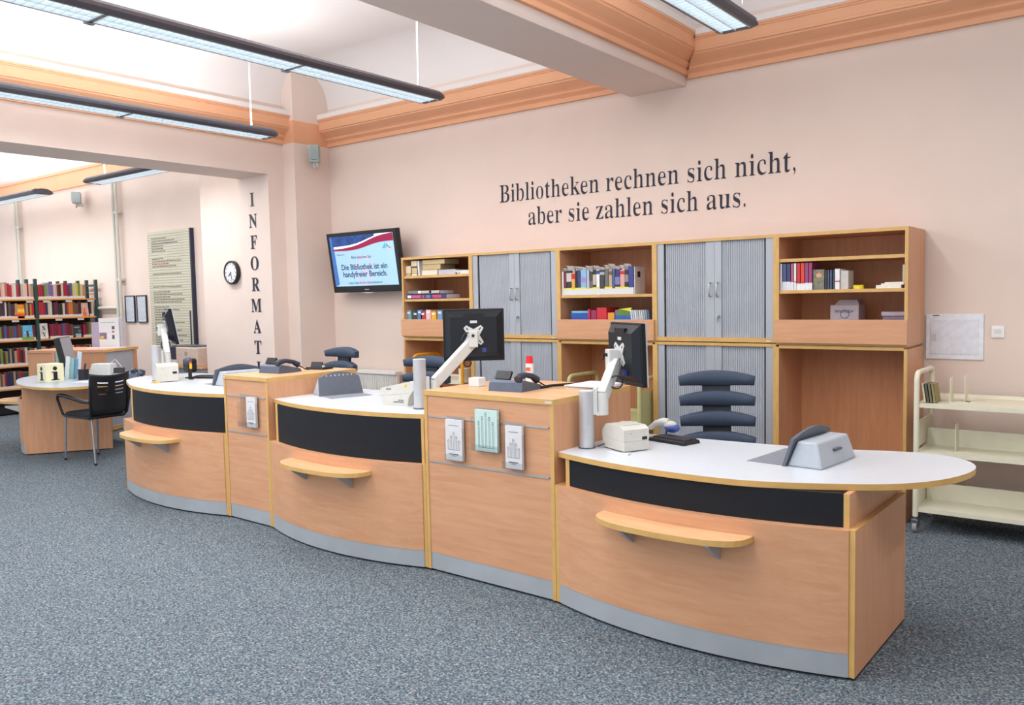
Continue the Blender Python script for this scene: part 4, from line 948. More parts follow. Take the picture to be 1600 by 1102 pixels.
def pad_unit(label, x, y, z, rz, sgn, L=.36, H=.155):
    """book desensitiser: arched dark shield facing sgn*X with a pale housing behind and a mat in front"""
    t = Thing('book_sensitiser', label, 'device', (x, y, z), rz, 'book sensitisers')
    n = 14; h = L/2
    top = [(-h+.02+(L-.04)*i/n, H*(.78+.22*math.sin(PI*i/n))) for i in range(n+1)]
    SH = mat(rgb(90, 96, 108), .45, var=.04); mb = MB(SH); poly = [(-h+.008, 0)]+top+[(h-.008, 0)]
    lean = .045
    for (x_a, m_) in ((0, SH),):
        A = [mb.v((sgn*(-.0+.0)-sgn*lean*(p[1]/H), p[0], p[1])) for p in poly]; B = [mb.v((-sgn*(.014+lean*(p[1]/H)), p[0], p[1])) for p in poly]
        mb.face(A); mb.face(B[::-1]); N = len(poly)
        for i in range(N): mb.face([A[i], A[(i+1) % N], B[(i+1) % N], B[i]])
    t.part('shield', mb, label='dark grey arched shield')
    bx = lambda a, b: (min(a, b), max(a, b))
    x0_, x1_ = bx(-sgn*.014, -sgn*.17); u0, u1 = bx(-sgn*(.014+lean*.8), -sgn*.14)
    mb = MB(GLT).frustum((x0_, x1_, -h+.025, h-.025), .0, (u0, u1, -h+.05, h-.05), H*.70, .008); t.part('housing', mb, label='pale grey housing')
    t.part('grip_slot', MB(GDK).box(*bx(-sgn*.152, -sgn*.166), -.035, .035, H*.38, H*.44))
    t.part('mat', MB(mat(rgb(128, 132, 142), .7)).box(*bx(sgn*.0, sgn*.17), -h+.02, h-.02, 0, .002))
    mb = MB(PLW)
    for i in range(7):
        yy = -.09+i*.03; q = H*.82; mb.box(*bx(-sgn*lean*.83+sgn*.0002, -sgn*lean*.83+sgn*.0012+0*sgn), yy-.004, yy+.004, q, q+.009)
    t.part('icons', mb)
    return t
pad_unit('grey book sensitiser on the right desk, its pale housing towards the rounded end', -1.235, 3.72, .744, math.radians(-6), -1, .42)
pad_unit('dark grey book sensitiser on the middle desk, its arched shield towards the viewer', -4.33, 3.72, .86, math.radians(-18), 1, .33)
pad_unit('grey book sensitiser on the left desk, half hidden by the telephone', -5.73, 3.84, .86, math.radians(-8), -1, .40)
def phone(label, x, y, z, rz, s=1):
    t = Thing('telephone', label, 'telephone', (x, y, z), rz, 'desk telephones')
    M = Matrix.Scale(s, 4)
    PH = mat(rgb(78, 90, 110), .45)
    mb = MB(PH).at(M); mb.prism([(-.095, 0), (-.085, .045), (-.06, .056), (.09, .022), (.10, 0)], -.10, .10, 'x'); t.part('body', mb)
    t.part('display', MB(BLK).at(M @ Matrix.Translation((-.045, -.045, .056)) @ Matrix.Rotation(-.55, 4, 'X')).box(-.045, .045, -.008, .006, 0, .045), world=False)
    mb = MB(BLK).at(M)
    for r_ in range(4):
        for c in range(3): mb.box(-.02+c*.026-.03, -.002+c*.026-.03, -.02+r_*.024, -.006+r_*.024, .036-r_*.0045, .044-r_*.004)
    t.part('keys', mb)
    mb = MB(mat(rgb(44, 52, 70), .4)).at(M); mb.tube([(.07, -.085, .062), (.07, -.06, .074), (.07, -.01, .08), (.07, .05, .068), (.07, .095, .045)], [.02, .019, .014, .015, .021], 10); t.part('handset', mb)
    t.part('cord', MB(BLK).at(M).tube([(.07, .1, .04), (.09, .14, .012), (.08, .18, .006)], .004, 6))
    return t
phone('slate telephone on the wide tall counter unit', -2.70, 3.52, 1.0, math.radians(4), 1.05)
phone('slate telephone on the narrow tall counter unit', -4.87, 3.63, 1.0, math.radians(2), 1.05)
t = Thing('telephone', 'small second black telephone behind the one on the narrow counter unit', 'telephone', (-4.80, 3.93, 1.0), .2, 'desk telephones')
t.part('body', MB(BLK).prism([(-.06, 0), (-.055, .018), (.06, .012), (.06, 0)], -.09, .07, 'x')); t.part('display', MB(BLK).at(Matrix.Rotation(-.4, 4, 'X')).box(-.07, .03, -.03, -.02, .0, .045)); t.part('plug', MB(PLW).box(.04, .055, -.03, -.015, .012, .03))
single('cable', MB(BLK).tube([(-2.60, 3.62, 1.008), (-2.58, 3.70, 1.012), (-2.53, 3.82, 1.010), (-2.50, 3.90, 1.008)], .008, 8), 'thick black cord lying right of the telephone on the wide counter unit', 'cable')
for i, (dx, dy, rz_, nm) in enumerate(((0, 0, .05, 'lowest'), (.01, .01, .12, 'middle'), (.0, -.01, -.03, 'topmost'))):
    t = Thing('paper_sheet', nm+' of the white sheets piled at the back right corner of the wide counter unit', 'paper', (-2.395+dx, 3.85+dy, 1.0+i*.006), rz_, 'loose white sheets'); t.part('sheet', MB(PAPER).box(-.11, .105, -.14, .12, 0, .005))
t = Thing('spray_can', 'white can with a red cap on the wide counter unit', 'can', (-2.905, 3.93, 1.0), 0)
t.part('body', MB(mat(rgb(232, 232, 234), .3)).cyl((0, 0), .024, 0, .105, 24)); t.part('label_patch', MB(mat(rgb(230, 96, 40), .4)).at(Matrix.Rotation(.3, 4, 'Z')).box(-.014, .012, -.0255, -.02, .062, .082)); t.part('cap', MB(mat(rgb(224, 30, 44), .35)).cyl((0, 0), .022, .105, .148, 24, .018))
t = Thing('note_cube', 'small white note cube on the wide counter unit', 'note cube', (-3.0, 3.56, 1.0), .1); t.part('pad', MB(PAPER).box(-.035, .035, -.035, .035, 0, .05, .004))
t = Thing('eraser_box', 'small pinkish box behind the note cube on the wide counter unit', 'box', (-2.97, 3.76, 1.0), .2); t.part('body', MB(mat(rgb(206, 160, 150), .6)).box(-.04, .05, -.02, .02, 0, .022))
def keyboard(label, x, y, z, rz, w=.27, d=.14):
    t = Thing('keyboard', label, 'keyboard', (x, y, z), rz, 'black keyboards')
    t.part('base', MB(BLK).frustum((-w/2, w/2, -d/2, d/2), 0, (-w/2+.006, w/2-.006, -d/2+.006, d/2-.004), .018, .003))
    mb = MB(mat(rgb(52, 52, 58), .5))
    nr, nc = 5, int(w/.019)-1
    for r_ in range(nr):
        for c in range(nc): mb.box(-w/2+.014+c*.019, -w/2+.03+c*.019, -d/2+.03+r_*.0195, -d/2+.046+r_*.0195, .017, .023)
    t.part('keys', mb); return t
keyboard('black keyboard on the right desk behind the receipt printer', -1.92, 3.82, .744, math.radians(-14), .24, .13)
keyboard('black keyboard on the left desk behind the printer', -6.36, 4.02, .86, math.radians(20), .26, .15)
def scanner(label, x, y, z, rz):
    t = Thing('barcode_scanner', label, 'scanner', (x, y, z), rz, 'hand barcode scanners')
    t.part('handle', MB(PLW).tube([(-.11, .02, .015), (-.07, .01, .045), (-.03, 0, .056), (.0, 0, .052)], [.014, .016, .022, .024], 10)); t.part('head', MB(mat(rgb(62, 84, 160), .4)).ball((.02, 0, .026), .042, .034, .025)); t.part('top_shell', MB(PLW).ball((.01, 0, .042), .036, .03, .022))
    return t
scanner('white and blue hand scanner behind the right keyboard', -2.0, 4.02-.1, .77, .1)
scanner('white and blue hand scanner beside the left sensitiser', -5.93, 4.0, .86, .2)
t = Thing('pen_holder', 'slim black pen stand with a yellow and red marker on the left desk', 'pen stand', (-6.385, 3.82+.04, .86), 0)
t.part('stand', MB(BLK).cyl((0, 0), .02, 0, .008, 12).tube([(0, 0, .005), (0, 0, .10)], .008, 8)); t.part('marker', MB(mat(rgb(240, 190, 30), .4)).tube([(0, 0, .09), (0, 0, .135)], .011, 8).use(mat(rgb(226, 60, 40), .4)).tube([(0, 0, .135), (0, 0, .15)], .01, 8))
t = Thing('power_adapter', 'white and blue adapter box below the right monitor arm', 'adapter', (-2.10, 3.66, .744), .2); t.part('body', MB(PLW).box(-.04, .05, -.03, .03, 0, .11, .006)); t.part('end', MB(mat(rgb(56, 60, 130), .4)).box(.05, .056, -.028, .028, .01, .105))
single('cable', MB(BLK).tube([(-2.16, 3.47, .752), (-2.13, 3.50, .765), (-2.10, 3.50, .757), (-2.07, 3.53, .75)], .003, 6), 'thin black cable between the silver post and the right receipt printer', 'cable')
loop('black cable loop hanging under the sideways right monitor', (-2.10, 3.56, 1.065), .032)
loop('black cable loop hanging under the large monitor of the middle desk', (-3.30, 3.83, 1.10), .022)
loop('black cable loop hanging beneath the edge-on monitor of the left desk', (-6.83, 3.90, 1.14), .04)
t = Thing('desk_lamp_base', 'dark camera-like device behind the left receipt printer', 'device', (-6.50, 3.92, .86)); t.part('body', MB(BLK).box(-.05, .06, -.04, .04, .05, .17, .02).tube([(0, 0, 0), (0, 0, .06)], .015, 8).box(-.03, .03, -.03, .03, 0, .01)); t.part('lens', MB(GDK).ball((.03, -.03, .15), .035, .035, .035))

# ================================================================== BOOK CARTS
def cart(label, x0, x1_, y0, y1, z, frame, tray, shelves, up=(.46, .30), group='book carts'):
    t = Thing('book_cart', label, 'cart', ((x0+x1_)/2, (y0+y1)/2, 0), 0, group)
    W = lambda n, mb, p=None: t.part(n, mb, p, world=True)
    for x in (x0, x1_):
        r = .05; pts = [(x, y0, .10), (x, y0, z-r)]+[(x, y0+r-r*math.cos(a), z-r+r*math.sin(a)) for a in [PI/2*i/5 for i in range(1, 6)]]+[(x, y1-r+r*math.sin(a), z-r+r*math.cos(a)) for a in [PI/2*i/5 for i in range(0, 6)]]+[(x, y1, .10)]
        W('end_frame', MB(frame).tube(pts, .016, 10))
        for q0, q1 in ((z-up[0], z-up[1]), (.13, .30)): W('end_plate', MB(tray).box(x-.003, x+.003, y0+.012, y1-.012, q0, q1))
        for y in (y0, y1):
            c = W('caster', MB(STEEL).box(x-.02, x+.02, y-.022, y+.022, .06, .085, .003).box(x-.018, x-.014, y-.02, y+.02, .03, .07).box(x+.014, x+.018, y-.02, y+.02, .03, .07).cyl((x, y), .012, .08, .105, 10))
            W('wheel', MB(mat(rgb(150, 152, 150), .6)).at(Matrix.Translation((x, y, .034)) @ Matrix.Rotation(PI/2, 4, 'Y')).cyl((0, 0), .034, -.012, .012, 18), c)
    for i, zz_ in enumerate(shelves):
        mb = MB(tray).box(x0, x1_, y0+.005, y1-.005, zz_-.012, zz_); mb.box(x0, x1_, y0, y0+.006, zz_-.026, zz_+.0); mb.box(x0, x1_, y1-.006, y1, zz_-.026, zz_+.02)
        if i: mb.box(x0+.01, x1_-.01, (y0+y1)/2-.002+.05, (y0+y1)/2+.002+.05, zz_, zz_+.11)
        sh = W('shelf', mb)
    return t
ct = cart('cream metal book cart standing against the wall at the right edge', -1.13, .05, 5.49, 5.93, .985, CREAM, CREAM, (.80, .505, .155))
def bookend(label, x, y, z, h, ct_): 
    t = Thing('bookend', label, 'bookend', (x, y, z), 0, 'cream metal bookends'); t.part('upright', MB(CREAM).prism([(-.055, 0), (.055, 0), (.055, h-.02), (.035, h), (-.035, h), (-.055, h-.02)], 0, .003, 'x')); t.part('foot', MB(CREAM).box(0, .1, -.05, .05, 0, .002)); return t
bookend('cream bookend on the top shelf of the right cart, nearest its handle', -.97, 5.66, .8, .15, ct); bookend('cream bookend on the top shelf of the right cart, second from its handle', -.90, 5.72, .8, .16, ct)
bookend('cream bookend on the middle shelf of the right cart', -.93, 5.62, .505, .17, ct)
for i, c in enumerate(((226, 214, 176), (96, 92, 84), (120, 112, 96), (150, 140, 90))):
    book(['cream', 'dark grey', 'brownish', 'olive'][i]+' slim volume leaning at the handle end of the right cart', -1.10+i*.018, 5.53, .803, .016, .115, .14, c, 'slim volumes on the right cart', lab=False, tilt=Matrix.Rotation(-.14, 4, 'Y'))
cart('book cart with orange tubular ends standing in the left cabinet niche', -5.46, -4.862, 5.57, 5.93, .97, ORNG, CREAM, (.75, .48, .2), (.40, .26))
cart('pale green book cart standing in the middle cabinet niche', -3.68, -3.045, 5.50, 5.93, .855, OLIVE, OLIVE, (.55, .38, .18), (.40, .09))
single('bookend', MB(CREAM).box(-4.95, -4.90, 5.62, 5.74, .751, .86), 'cream bookend on the orange-ended cart', 'bookend')

# ================================================================== INFO DESK (left)
C0 = Vector((-8.97, 3.565)); Dv = Vector((.545, .838)); Nv = Vector((-.838, .545))
ang = math.atan2(Dv.y, Dv.x)                     # local x along the end panel, local y along front (left-away)
t = Thing('info_desk', 'rounded information desk with grey-blue top at the far left', 'desk', (C0.x, C0.y, 0), ang)
inv2 = lambda p: ((Vector(p)-C0).dot(Dv), (Vector(p)-C0).dot(Nv))
t.part('end_panel', MB(BZ).box(0, .8, .0, .025, .012, .69).use(EDGE).box(-.002, 0, 0, .025, .012, .69))
wI, sI = .95, .11
def ia(u): return arcv(u, wI, sI)                # front curve runs along local y, bulging to local -x
def ipoly(u0, u1, t_, off): 
    us = [u0+(u1-u0)*i/16 for i in range(17)]; return [(ia(u)+off, u) for u in us]+[(ia(u)+off+t_, u) for u in us[::-1]]
t.part('front_panel', MB(BZ).prism(ipoly(.025, wI, .02, 0), .105, .56, 'z')); t.part('plinth', MB(SILVER).prism(ipoly(.025, wI, .018, .002), .012, .105, 'z')); t.part('fascia', MB(DARK).prism(ipoly(.03, wI-.03, .018, .04), .56, .695, 'z'))
t.part('side_panel', MB(BZ).box(0, .7, wI-.02, wI, 0, .69))
tp = [(-9.95, 4.22), (-9.86, 3.98), (-9.62, 3.79), (-9.25, 3.63), (-8.9, 3.535), (-8.55, 3.51), (-8.28, 3.57), (-8.14, 3.72), (-8.12, 3.95), (-8.16, 4.2), (-8.3, 4.5), (-8.6, 4.62), (-9.0, 4.6), (-9.5, 4.62)]
t.part('desktop', MB(mat(rgb(176, 190, 204), .3, var=.02)).prism([inv2(p) for p in smooth_poly(tp, 4)], .697, .722, 'z', side=EDGE), label='grey-blue desktop with beech coloured edge')
lg = smooth_poly([(-9.25, 3.76), (-9.55, 3.62), (-9.82, 3.66), (-9.93, 3.82), (-9.85, 3.99), (-9.6, 4.0)], 4)
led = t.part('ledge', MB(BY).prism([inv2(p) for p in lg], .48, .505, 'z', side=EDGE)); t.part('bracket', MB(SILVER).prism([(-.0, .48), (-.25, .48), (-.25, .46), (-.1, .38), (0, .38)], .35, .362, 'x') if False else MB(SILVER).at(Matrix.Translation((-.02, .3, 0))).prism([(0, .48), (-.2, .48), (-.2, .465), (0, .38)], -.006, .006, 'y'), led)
# information cube
t = Thing('information_cube', 'cream cube sign with a black letter i on each face, on the info desk', 'sign', (-8.99, 3.86, .722), math.radians(3))
CB = mat(rgb(242, 236, 196), .6, var=.02)
t.part('cube', MB(CB).box(-.09, .09, -.09, .09, 0, .185, .002))
def letter_i(mb, M):
    mb.at(M); mb.cyl((0, .138), .021, 0, .001, 20)
    mb.prism([(-.042, .018), (.042, .018), (.042, .024), (.022, .03), (.022, .105), (-.038, .105), (-.038, .099), (-.018, .094), (-.018, .03), (-.042, .024)], 0, .001, 'z')
for k, r_ in enumerate((0, PI/2)):
    mb = MB(BLK); letter_i(mb, Matrix.Rotation(r_, 4, 'Z') @ Matrix.Translation((0, -.0915, 0)) @ Matrix.Rotation(PI/2, 4, 'X') @ Matrix.Scale(1, 4)); t.part('letter_i', mb)
t = Thing('pen_pot', 'black mesh pen pot on the info desk', 'pen pot', (-8.86, 4.13, .722)); t.part('pot', MB(BLK).cyl((0, 0), .052, 0, .11, 20)); 
for dx, c in ((-.02, (200, 110, 80)), (.015, (40, 60, 120)), (.03, (30, 30, 30))): t.part('pen', MB(mat(rgb(*c), .4)).tube([(dx, 0, .1), (dx*1.5, .01, .17)], .005, 6))
t = Thing('leaflet_rack', 'pale leaflets standing behind the cream cube', 'leaflets', (-9.1, 4.10, .722), .3)
for i, (dx, h, c) in enumerate(((-.05, .24, (226, 232, 236)), (.0, .22, (150, 196, 196)), (.03, .22, (120, 160, 196)), (.07, .29, (206, 224, 238)))): t.part('leaflet', MB(mat(rgb(*c), .6)).at(Matrix.Translation((dx, i*.012, 0)) @ Matrix.Rotation(.15, 4, 'Y')).box(-.028, .028, 0, .006, 0, h))
t = Thing('folder_stand', 'salmon and green folders standing left of the info desk monitor', 'folders', (-9.78, 4.22, .722), .2)
for i, (dx, c) in enumerate(((0, (214, 150, 120)), (.065, (158, 186, 172)), (.11, (120, 140, 140)))): t.part('folder', MB(mat(rgb(*c), .6)).box(dx, dx+.05, 0, .16, 0, .27))
t = Thing('desk_monitor', 'tilted grey and black monitor on the info desk behind the cube', 'monitor', (-9.42, 4.25, .722), 0)
Mi = Matrix.Translation((-9.40, 4.22, 1.0)) @ Matrix.Rotation(toc(-9.4, 4.2)-1.86, 4, 'Z') @ Matrix.Rotation(.2, 4, 'X')
sh = t.part('casing', MB(BLK).at(Mi).box(-.18, .18, -.05, .012, -.16, .16, .006), world=True); t.part('screen', MB(mat(rgb(140, 138, 146), .3)).at(Mi).box(-.17, .17, .012, .016, -.15, .15), sh, world=True)
t.part('stand', MB(BLK).tube([(0, -.02, 0), (0, -.02, .18)], .025, 8).cyl((0, 0), .1, 0, .012, 24))
t = Thing('card_terminal', 'grey desk terminal with a cable behind the pen pot', 'device', (-8.92, 4.36, .722), .5); t.part('body', MB(PLW).frustum((-.13, .13, -.08, .08), 0, (-.1, .12, -.04, .07), .15, .01)); t.part('cable', MB(PLW).tube([(.05, .05, .14), (.12, .05, .19), (.2, .03, .12), (.24, 0, .02)], .004, 6))
t = Thing('mouse', 'white computer mouse on the info desk', 'mouse', (-8.62, 4.30, .722), .3); t.part('body', MB(PLW).ball((0, 0, .018), .07, .045, .03)); t.part('base', MB(mat(rgb(50, 60, 110), .4)).cyl((0, 0), .05, 0, .006, 20))
t = Thing('paper_sheet', 'white sheet lying in front of the mouse on the info desk', 'paper', (-8.55, 4.02, .722), .4); t.part('sheet', MB(PAPER).box(-.12, .12, -.08, .08, 0, .003))
phone('black telephone on the info desk', -8.55, 4.42, .722, math.radians(55), 1.2)

# low cabinet behind the info desk
CA, CBv = Vector((-9.70, 4.78)), Vector((-10.0, 5.32))
d2 = (CBv-CA).normalized(); a2 = math.atan2(d2.y, d2.x)
t = Thing('low_cabinet', 'waist-high beech cabinet with a grey shutter behind the info desk', 'cabinet', (CA.x, CA.y, 0), a2)   # local x along shutter face, local +y = left/away
L = (CBv-CA).length; H_ = .975
t.part('top', MB(BX).box(-.02, L+.02, -.012, 1.0, H_-.03, H_).use(EDGE).box(-.022, L+.02, -.014, -.012, H_-.03, H_))
t.part('end_panel', MB(BZ).box(-.0, .02, 0, 1.0, .0, H_-.03)); t.part('side_post', MB(BZ).box(L-.06, L, -.006, .3, 0, H_-.03)); t.part('bottom_rail', MB(BX).box(.02, L-.06, -.004, .3, .01, .06).use(EDGE).box(.02, L-.06, -.006, -.004, .01, .06)); t.part('side_panel', MB(BZ).box(0.02, L, .98, 1.0, 0, H_-.03))
mb = MB(TAMB)
for i in range(int((L-.08)/.016)): mb.box(.02+i*.016, .02+i*.016+.014, .004, .014, .06, H_-.03)
mb.box(.02, L-.06, .01, .02, .06, H_-.03); t.part('tambour_door', mb)
t = Thing('brochure_display', 'clear brochure display with a white poster on the low cabinet', 'display', (-10.22, 5.10, .975), math.radians(32))
t.part('stand', MB(mat(rgb(170, 160, 186), .4)).box(-.24, -.03, .02, .10, 0, .31).use(mat(rgb(196, 196, 206), .4)).box(-.02, .15, .03, .12, 0, .36)); mb = MB(PAPER).box(-.13, .13, 0, .012, 0, .36); p = t.part('poster', mb)
t.part('print', MB(mat(rgb(130, 110, 140), .6)).box(-.125, -.03, -.001, 0, .1, .18).use(mat(rgb(222, 180, 60), .6)).box(-.115, -.07, -.002, 0, .105, .14).use(mat(rgb(70, 90, 90), .6)).box(.04, .075, -.001, 0, .22, .26).box(.04, .07, -.001, 0, .1, .15).use(mat(rgb(200, 50, 60), .6)).box(.04, .07, -.001, 0, .18, .2).use(GLT).box(-.1, .08, -.001, 0, .3, .312), p)
t = Thing('paper_sheet', 'white papers spread in front of the brochure display on the low cabinet', 'paper', (-10.1, 5.0, .975), .9); t.part('sheet', MB(PAPER).box(-.22, .22, -.06, .10, 0, .004))

# printer on its table beside the pier
t = Thing('side_table', 'small beech topped grey cabinet carrying the laser printer', 'cabinet', (-9.62, 5.82, 0)); t.part('top', MB(BX).box(-.36, .5, -.15, .3, .695, .72).use(EDGE).box(-.36, .5, -.152, -.15, .695, .72)); t.part('body', MB(TAMB).box(-.34, .48, -.12, .28, 0, .695))
t = Thing('laser_printer', 'beige laser printer with a dark front on the small cabinet', 'printer', (-9.66, 5.80, .72))
t.part('body', MB(mat(rgb(206, 186, 172), .5)).box(-.06, .42, -.12, .25, .0, .23, .01)); t.part('front', MB(mat(rgb(40, 42, 66), .4)).box(-.27, -.03, -.10, .22, .07, .235, .008)); t.part('tray', MB(PLC).box(-.28, -.06, -.1, .22, .0, .07, .006)); t.part('top_cover', MB(GDK).box(-.2, .3, -.08, .2, .23, .245)); t.part('emblem', MB(mat(rgb(170, 150, 140), .5)).box(.14, .2, -.122, -.12, .13, .18))

# ================================================================== BOOKSHELVES IN THE FAR ROOM (front faces +X)
SXF = -12.5
def shelf_unit(label, xf, ya, yb, depth, zs, ztop, posts, wood_m):
    t = Thing('bookshelf', label, 'bookshelf', (xf-depth/2, (ya+yb)/2, 0), 0, 'steel library bookshelves')
    W = lambda n, mb, p=None: t.part(n, mb, p, world=True)
    for yp in posts:
        fr = MB(GREEN)
        for x in (xf+.0, xf-depth/2, xf-depth): fr.box(x-.02, x+.02, yp-.02, yp+.02, 0, ztop)
        for z in (ztop-.06, ztop-.10): pass
        fr.box(xf-depth, xf, yp-.01, yp+.01, ztop-.10, ztop-.07); fr.box(xf-depth, xf, yp-.006, yp+.006, 1.66, 1.67)
        W('upright_frame', fr)
    for z in zs:
        W('shelf', MB(wood_m).box(xf-depth*.48, xf+.015, ya, yb, z-.02, z)); 
        W('shelf', MB(wood_m).box(xf-depth, xf-depth*.52, ya, yb, z-.02, z))
    W('gap_shade_panel', MB(mat(rgb(54, 38, 34), .7)).box(xf-depth/2-.004, xf-depth/2+.004, ya, yb, .12, zs[0]-.02))  # added dark sheet, its colour stands in for shade in the gaps
    for q in range(5):
        yy = ya+.08+(yb-ya-.2)*q/4; zq = zs[q % 2]; W('label_holder', MB(PLW).box(xf+.002, xf+.006, yy, yy+.09, zq-.05, zq-.021))
    W('base', MB(BLK).box(xf-depth, xf+.0, ya, yb, 0.02, .12))
    return t
OW = wood('orange_shelf_board', rgb(200, 130, 62), rgb(222, 156, 84), 'y')
ZS = (1.60, 1.335, 1.03, .675, .365)
shelf_unit('green-framed bookshelf bay at the left edge of the photo', SXF, 4.22, 5.215, .56, ZS, 1.885, (4.24, 5.225), OW)
shelf_unit('green-framed bookshelf bay next to the far wall, right of the tall green post', SXF, 5.24, 6.06, .56, ZS, 1.875, (6.075,), OW)
shelf_unit('green-framed bookshelf behind the front one, only frame tops showing', -13.15, 5.0, 5.92, .5, ZS, 1.875, (5.93,), OW)
PAL = {'maroon': (120, 26, 50), 'dark red': (96, 30, 38), 'red': (196, 36, 48), 'crimson': (170, 22, 66), 'brown': (116, 78, 56), 'dark brown': (78, 52, 42), 'tan': (190, 160, 116), 'cream': (222, 208, 170), 'white': (226, 222, 218), 'navy': (44, 48, 84), 'blue': (64, 92, 150), 'green': (120, 150, 60), 'dark green': (36, 84, 70), 'orange': (222, 130, 50), 'yellow': (224, 200, 90), 'pink': (226, 176, 170), 'grey': (140, 142, 146), 'black': (34, 32, 38), 'violet': (130, 106, 170), 'rose': (196, 110, 110)}
ORD = ['first', 'second', 'third', 'fourth', 'fifth', 'sixth', 'seventh', 'eighth', 'ninth', 'tenth', 'eleventh', 'twelfth', 'thirteenth', 'fourteenth', 'fifteenth', 'sixteenth', 'seventeenth', 'eighteenth', 'nineteenth', 'twentieth', 'twenty-first', 'twenty-second', 'twenty-third', 'twenty-fourth', 'twenty-fifth', 'twenty-sixth', 'twenty-seventh', 'twenty-eighth', 'twenty-ninth', 'thirtieth', 'thirty-first', 'thirty-second', 'thirty-third', 'thirty-fourth']
random.seed(11)
rowpal = {0: ['navy', 'cream', 'yellow', 'cream', 'pink', 'white', 'rose', 'rose', 'red', 'crimson', 'tan', 'cream'], 1: ['brown', 'dark brown', 'brown', 'dark red', 'red', 'red', 'navy', 'white', 'black', 'tan', 'orange', 'brown'], 2: ['maroon', 'maroon', 'maroon', 'green', 'brown', 'black', 'crimson', 'blue', 'dark red', 'tan', 'brown'], 3: ['dark red', 'red', 'navy', 'crimson', 'white', 'tan', 'black', 'green'], 4: ['brown', 'navy', 'crimson', 'dark green', 'tan', 'dark brown']}
seq01 = ['red', 'crimson', 'maroon', 'green', 'grey', 'violet', 'violet', 'cream', 'pink', 'maroon', 'black', 'cream', 'crimson', 'crimson', 'maroon', 'blue', 'yellow', 'cream', 'yellow', 'green', 'cream', 'orange', 'yellow', 'tan']
seq11 = ['red', 'red', 'crimson', 'navy', 'cream', 'white', 'black', 'maroon', 'dark red', 'black', 'black', 'cream', 'navy', 'red', 'orange', 'orange', 'brown', 'brown', 'dark red', 'black', 'tan']
protos = {}
def far_book(y, z, wd, h, cname, label, group, d=.19):
    key = (cname,)
    if key not in protos:
        mb = MB(colm(tuple(int(q*.86) for q in PAL[cname]))); mb.box(-d, 0, -.5, .5, 0, 1)
        mb.use(mat(rgb(206, 204, 200), .8, var=.05)); mb.box(-.03, .0015, -.5, .5, .0, .17) ; mb.box(-d+.005, -.004, -.45, .45, .99, 1.002)
        o = build('book', mb); protos[key] = o; b = o
    else: b = protos[key].copy(); COL.objects.link(b)
    b.location = (SXF-.005, y, z); b.scale = (1, wd, h); b['label'] = label; b['category'] = 'book'; b['group'] = group
    return b
rown = ['top', 'second', 'third', 'fourth', 'lowest']
for bay, (ya, yb) in enumerate(((4.66, 5.19), (5.26, 6.0))):
    for r_, z in enumerate(ZS):
        if bay == 1 and r_ > 3: continue
        y = ya; i = 0
        hmax = [.235, .235, .225, .25, .24][r_]
        lim = yb - (.10 if (bay == 1 and r_ == 0) else 0)
        while y < lim:
            wd = random.uniform(.021, .036)
            seq = seq01 if (bay == 1 and r_ == 0) else seq11 if (bay == 1 and r_ == 1) else rowpal[r_]
            cn = seq[i % len(seq)] if bay == 1 and r_ < 2 else random.choice(seq)
            skip = (bay == 0 and r_ == 1 and 4.98 < y < 5.05) or (bay == 0 and r_ == 2 and 5.03 < y < 5.16) or (bay == 1 and r_ == 2 and (y < 5.37 or 5.70 < y < 5.84)) or (bay == 1 and r_ == 1 and 5.83 < y < 5.95)
            if not skip:
                far_book(y+wd/2, z, wd*.96, hmax*random.uniform(.82, 1.0), cn, '%s book, %s from the left on the %s shelf of the %s bay' % (cn, ORD[min(i, 33)], rown[r_], ['left', 'wall-side'][bay]), 'books on the %s shelf of the %s bay' % (rown[r_], ['left', 'wall-side'][bay]))
            i += 1; y += wd
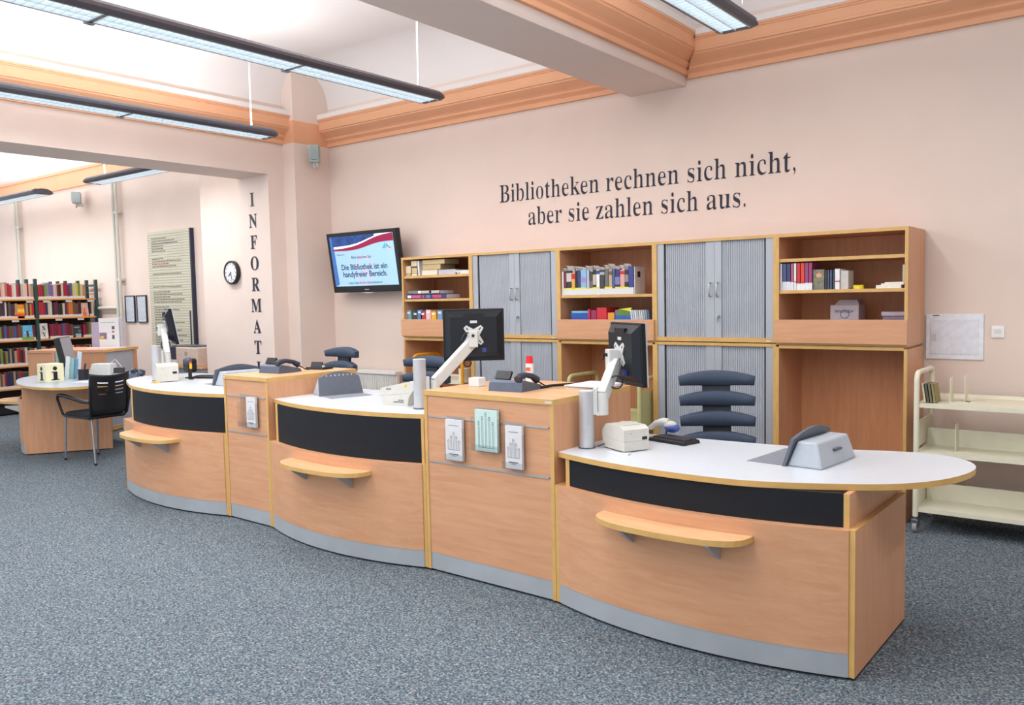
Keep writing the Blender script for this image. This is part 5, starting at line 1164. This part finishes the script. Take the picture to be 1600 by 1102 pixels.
# face-out books
def faceout(label, y0, y1, z, h, base, pict, sp='book'):
    t = Thing('book', label, 'book', (SXF+.0, (y0+y1)/2, z), 0, 'books shown face-out', Matrix.Rotation(-.12, 4, 'Y')); W_ = (y1-y0)/2
    t.part('cover', MB(mat(rgb(*base), .4, var=.12, scale=12)).box(-.02, 0, -W_, W_, 0, h)); mb = MB(PAPER)
    for (a, b, c, e, cc) in pict: mb.use(mat(rgb(*cc), .5, var=.15, scale=30)); mb.box(0, .0012, -W_+a*2*W_, -W_+b*2*W_, c*h, e*h)
    t.part('picture', mb)
faceout('orange face-out book on the second shelf of the left bay', 4.94, 5.07, 1.365, .165, (226, 140, 30), [(0, 1, .35, .6, (236, 190, 50)), (0, 1, .0, .2, (196, 70, 40))])
faceout('sky blue face-out picture book on the third shelf of the left bay', 5.02, 5.17, 1.03, .205, (90, 176, 216), [(0, 1, 0, .22, (110, 150, 70)), (.4, .6, .2, .62, (70, 50, 80)), (.15, .85, .45, .55, (150, 190, 200))])
faceout('white card with the letters X and Y on the third shelf', 5.26, 5.37, 1.035, .22, (216, 212, 208), [])
mb = MB(BLK); Mt = Matrix.Translation((SXF-.018, 5.315, 1.17)) @ Matrix.Rotation(PI/2, 4, 'Z') @ Matrix.Rotation(PI/2, 4, 'X')
c_ = bpy.data.objects['picture' if 'picture' not in bpy.data.objects else 'picture']
t = [o for o in COL.objects if o.get('label') == 'white card with the letters X and Y on the third shelf'][0]
mb.text('X', .085, Matrix.Translation((.0035, 0, .125)) @ Matrix.Rotation(PI/2, 4, 'Z') @ Matrix.Rotation(PI/2, 4, 'X'), serif=True); mb.text('Y', .085, Matrix.Translation((.0035, 0, .035)) @ Matrix.Rotation(PI/2, 4, 'Z') @ Matrix.Rotation(PI/2, 4, 'X'), serif=True)
build('lettering', mb, t)
faceout('pink face-out book with an orange figure near the wall, second shelf', 5.845, 5.955, 1.336, .20, (216, 168, 150), [(.25, .7, 0, .3, (216, 110, 50)), (.4, .55, .3, .6, (190, 90, 50))])
faceout('dark face-out book with a grey horse-like picture, third shelf by the wall', 5.71, 5.84, 1.031, .185, (40, 50, 60), [(.3, .9, .0, .3, (150, 170, 180)), (.2, .8, .75, .85, (130, 150, 150)), (.6, .9, .4, .6, (90, 110, 90))])
